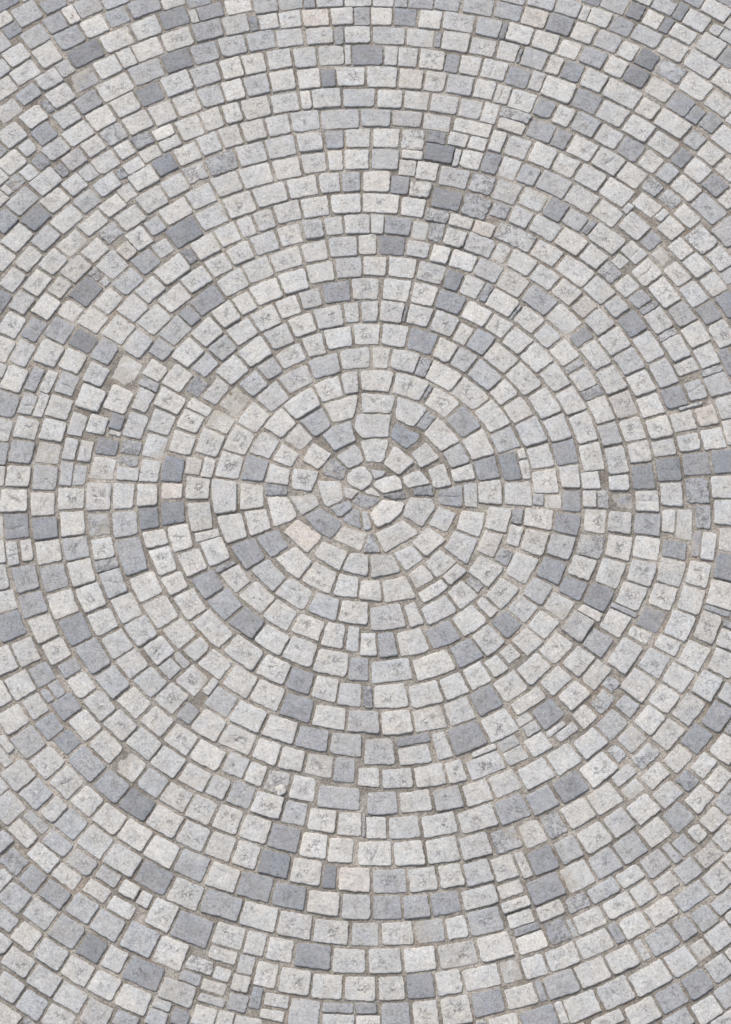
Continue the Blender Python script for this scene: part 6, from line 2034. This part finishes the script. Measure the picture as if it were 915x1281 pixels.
def finish(name, vs, fs, wear, vein, cols, lots):
    me = bpy.data.meshes.new(name)
    me.from_pydata(vs, [], fs)
    me.attributes.new('wear', 'FLOAT', 'POINT').data.foreach_set('value', np.array(wear, np.float32))
    me.attributes.new('vein', 'FLOAT_VECTOR', 'POINT').data.foreach_set('vector', np.array(vein, np.float32).ravel())
    ca = me.attributes.new('stone_colour', 'FLOAT_COLOR', 'POINT')
    ca.data.foreach_set('color', np.array(cols, np.float32).ravel())
    me.attributes.new('lot', 'FLOAT', 'POINT').data.foreach_set('value', np.array(lots, np.float32))
    me.polygons.foreach_set('use_smooth', np.ones(len(fs), bool))
    me.materials.append(GRANITE); me.update()
    o = bpy.data.objects.new(name, me); C.objects.link(o)
    return o

# the stones that show largest: each an object of its own
index = 0
for tone, marks, mid, poly, label in parse(STONES):
    index += 1
    vs, fs, wear, vein, col, lot = stone(tone, marks, mid, poly, index)
    o = finish('paving_stone', vs, fs, wear, vein, [(*col, 1)] * len(vs), [lot] * len(vs))
    o.location = (mid[0], mid[1], 0)
    o['label'] = label; o['category'] = 'paving stone'; o['group'] = 'granite stones paved in rings'
# all the others, and the pavement going on round about, as one mass
V, F, W, U, K, L = [], [], [], [], [], []
for tone, marks, mid, poly, _ in parse(SMALLER) + parse(BEYOND):
    index += 1
    vs, fs, wear, vein, col, lot = stone(tone, marks, mid, poly, index)
    b = len(V)
    V += [(x + mid[0], y + mid[1], z) for x, y, z in vs]; F += [tuple(i + b for i in f) for f in fs]
    W += wear; U += vein; K += [(*col, 1)] * len(vs); L += [lot] * len(vs)
o = finish('stone_paving', V, F, W, U, K, L)
o['kind'] = 'stuff'; o['category'] = 'paving'
o['label'] = 'smaller grey and white granite stones filling the rings between the larger ones'

# ---- ground: the sandy bed that shows in the joints ----
def ground():
    n = 200; ext = 4.6
    xs = np.linspace(-ext, ext, n)
    vs = [(x, y, -.0092 + .0034 * noise.noise(Vector((x, y, 0)) * 9) + .002 * noise.noise(Vector((x, y, 5)) * 26)) for y in xs for x in xs]
    fs = [(j * n + i, j * n + i + 1, (j + 1) * n + i + 1, (j + 1) * n + i) for j in range(n - 1) for i in range(n - 1)]
    big = 400.0; b = len(vs)
    vs += [(-big, -big, -.02), (big, -big, -.02), (big, big, -.02), (-big, big, -.02)]
    fs.append((b, b + 1, b + 2, b + 3))
    me = bpy.data.meshes.new('ground'); me.from_pydata(vs, [], fs); me.materials.append(SAND)
    me.polygons.foreach_set('use_smooth', np.ones(len(fs), bool)); me.update()
    o = bpy.data.objects.new('ground', me); C.objects.link(o); o['kind'] = 'structure'
    o['label'] = 'sandy grey brown joint filler between the stones'; o['category'] = 'ground'
ground()

# ---- loose grit and stone chips lying in the joints ----
def grit():
    step = .003; x0, x1, y0, y1 = -2.3, 2.3, -3.0, 3.5
    nx, ny = int((x1 - x0) / step), int((y1 - y0) / step)
    free = np.ones((ny, nx), bool)
    for tone, marks, mid, poly, _ in parse(STONES) + parse(SMALLER) + parse(BEYOND):
        p = np.array(poly) + np.array(mid)
        a = np.maximum(((p.min(0) - (x0, y0)) / step).astype(int), 0); b = ((p.max(0) - (x0, y0)) / step).astype(int) + 2
        b = np.minimum(b, (nx, ny))
        if (b <= a).any(): continue
        gx, gy = np.meshgrid(x0 + np.arange(a[0], b[0]) * step, y0 + np.arange(a[1], b[1]) * step)
        ins = np.ones(gx.shape, bool)
        for i in range(len(p)):
            e = p[(i + 1) % len(p)] - p[i]
            ins &= e[0] * (gy - p[i][1]) - e[1] * (gx - p[i][0]) >= 0
        free[a[1]:b[1], a[0]:b[0]] &= ~ins
    ys, xs = np.nonzero(free)
    base = [(-1, 0, 0), (.5, -.85, 0), (.6, .8, 0), (-.2, .1, 1), (.1, -.3, .8)]
    fs0 = [(0, 1, 4), (1, 2, 4), (2, 3, 4), (0, 4, 3), (0, 3, 2)]
    V, F, W, K, L = [], [], [], [], []
    for _ in range(5200):
        i = rnd.randrange(len(xs)); x, y = x0 + xs[i] * step, y0 + ys[i] * step
        s = rnd.choice((.0022, .003, .003, .004, .0055)); a = rnd.random() * 6.283
        ca, sa = math.cos(a), math.sin(a); b = len(V); g = rnd.uniform(.6, 1.1)
        c = rnd.choice(((.40, .38, .35), (.30, .26, .22), (.22, .21, .21), (.33, .25, .20)))
        for q in base:
            qx, qy = q[0] * s * rnd.uniform(.7, 1.3), q[1] * s * rnd.uniform(.7, 1.3)
            V.append((x + qx * ca - qy * sa, y + qx * sa + qy * ca, -.0112 + q[2] * s * 1.1 + s * .5))
            W.append(0); K.append((c[0] * g, c[1] * g, c[2] * g, 1)); L.append(0)
        F += [tuple(k + b for k in f) for f in fs0]
    o = finish('grit', V, F, W, V, K, L)
    o['kind'] = 'stuff'; o['category'] = 'grit'; o['label'] = 'loose grit and tiny stone chips lying in the joints'
grit()
def pebble():
    bm = bmesh.new(); bmesh.ops.create_icosphere(bm, subdivisions=3, radius=1)
    for v in bm.verts:
        k = 1 + .35 * noise.noise(v.co * 1.1 + Vector((4, 2, 9)))
        v.co = Vector((v.co.x * .027 * k, v.co.y * .030 * k, v.co.z * .008 * k + .0015))
    vs = [tuple(v.co) for v in bm.verts]; fs = [tuple(v.index for v in f.verts) for f in bm.faces]; bm.free()
    o = finish('pebble', vs, fs, [0] * len(vs), vs, [(.46, .447, .428, 1)] * len(vs), [3.0] * len(vs))
    o.location = (-0.4455, -1.6420, 0)
    o['label'] = 'small rounded whitish pebble set in the broken corner of a rough paving stone'; o['category'] = 'pebble'
pebble()

# ---- light: bright overcast day, a veiled sun high behind the top of the picture ----
SUN_EL, SUN_AZ = R(50), R(-30)        # azimuth from +Y towards +X
sc = bpy.context.scene
w = bpy.data.worlds.new('World'); sc.world = w; w.use_nodes = True
nt = w.node_tree; nt.nodes.clear(); n = N(nt)
sky = n('ShaderNodeTexSky', sky_type='NISHITA', sun_disc=False, sun_elevation=SUN_EL, sun_rotation=SUN_AZ, dust_density=4.0, air_density=1.0, ozone_density=1.0)
veil = n('ShaderNodeHueSaturation', {'Saturation': .45, 'Color': sky.outputs[0]})      # thin cloud whitens the sky
bg = n('ShaderNodeBackground', {0: veil.outputs[0], 1: .14})
n('ShaderNodeOutputWorld', {0: bg.outputs[0]})
sd = bpy.data.lights.new('sun', 'SUN'); sd.energy = 1.0; sd.angle = R(30); sd.color = (1.0, .95, .87)
so = bpy.data.objects.new('sun', sd); C.objects.link(so)
d = Vector((math.sin(SUN_AZ) * math.cos(SUN_EL), math.cos(SUN_AZ) * math.cos(SUN_EL), math.sin(SUN_EL)))
so.rotation_euler = d.to_track_quat('Z', 'Y').to_euler(); so.location = d * 20

# ---- camera: long lens, 12 m up, tipped 22 degrees from straight down ----
cd = bpy.data.cameras.new('camera'); cam = bpy.data.objects.new('camera', cd); C.objects.link(cam)
cam.location = (-0.0087, -4.9440, 12.0); cam.rotation_euler = (R(22), 0, 0)
cd.sensor_fit = 'VERTICAL'; cd.sensor_height = 24; cd.lens = 24 * 3000 / 1281
cd.clip_end = 2000; sc.camera = cam
sc.render.engine = 'CYCLES'
sc.view_settings.view_transform = 'Standard'; sc.view_settings.look = 'None'
sc.view_settings.gamma = 1; sc.view_settings.exposure = 0.60
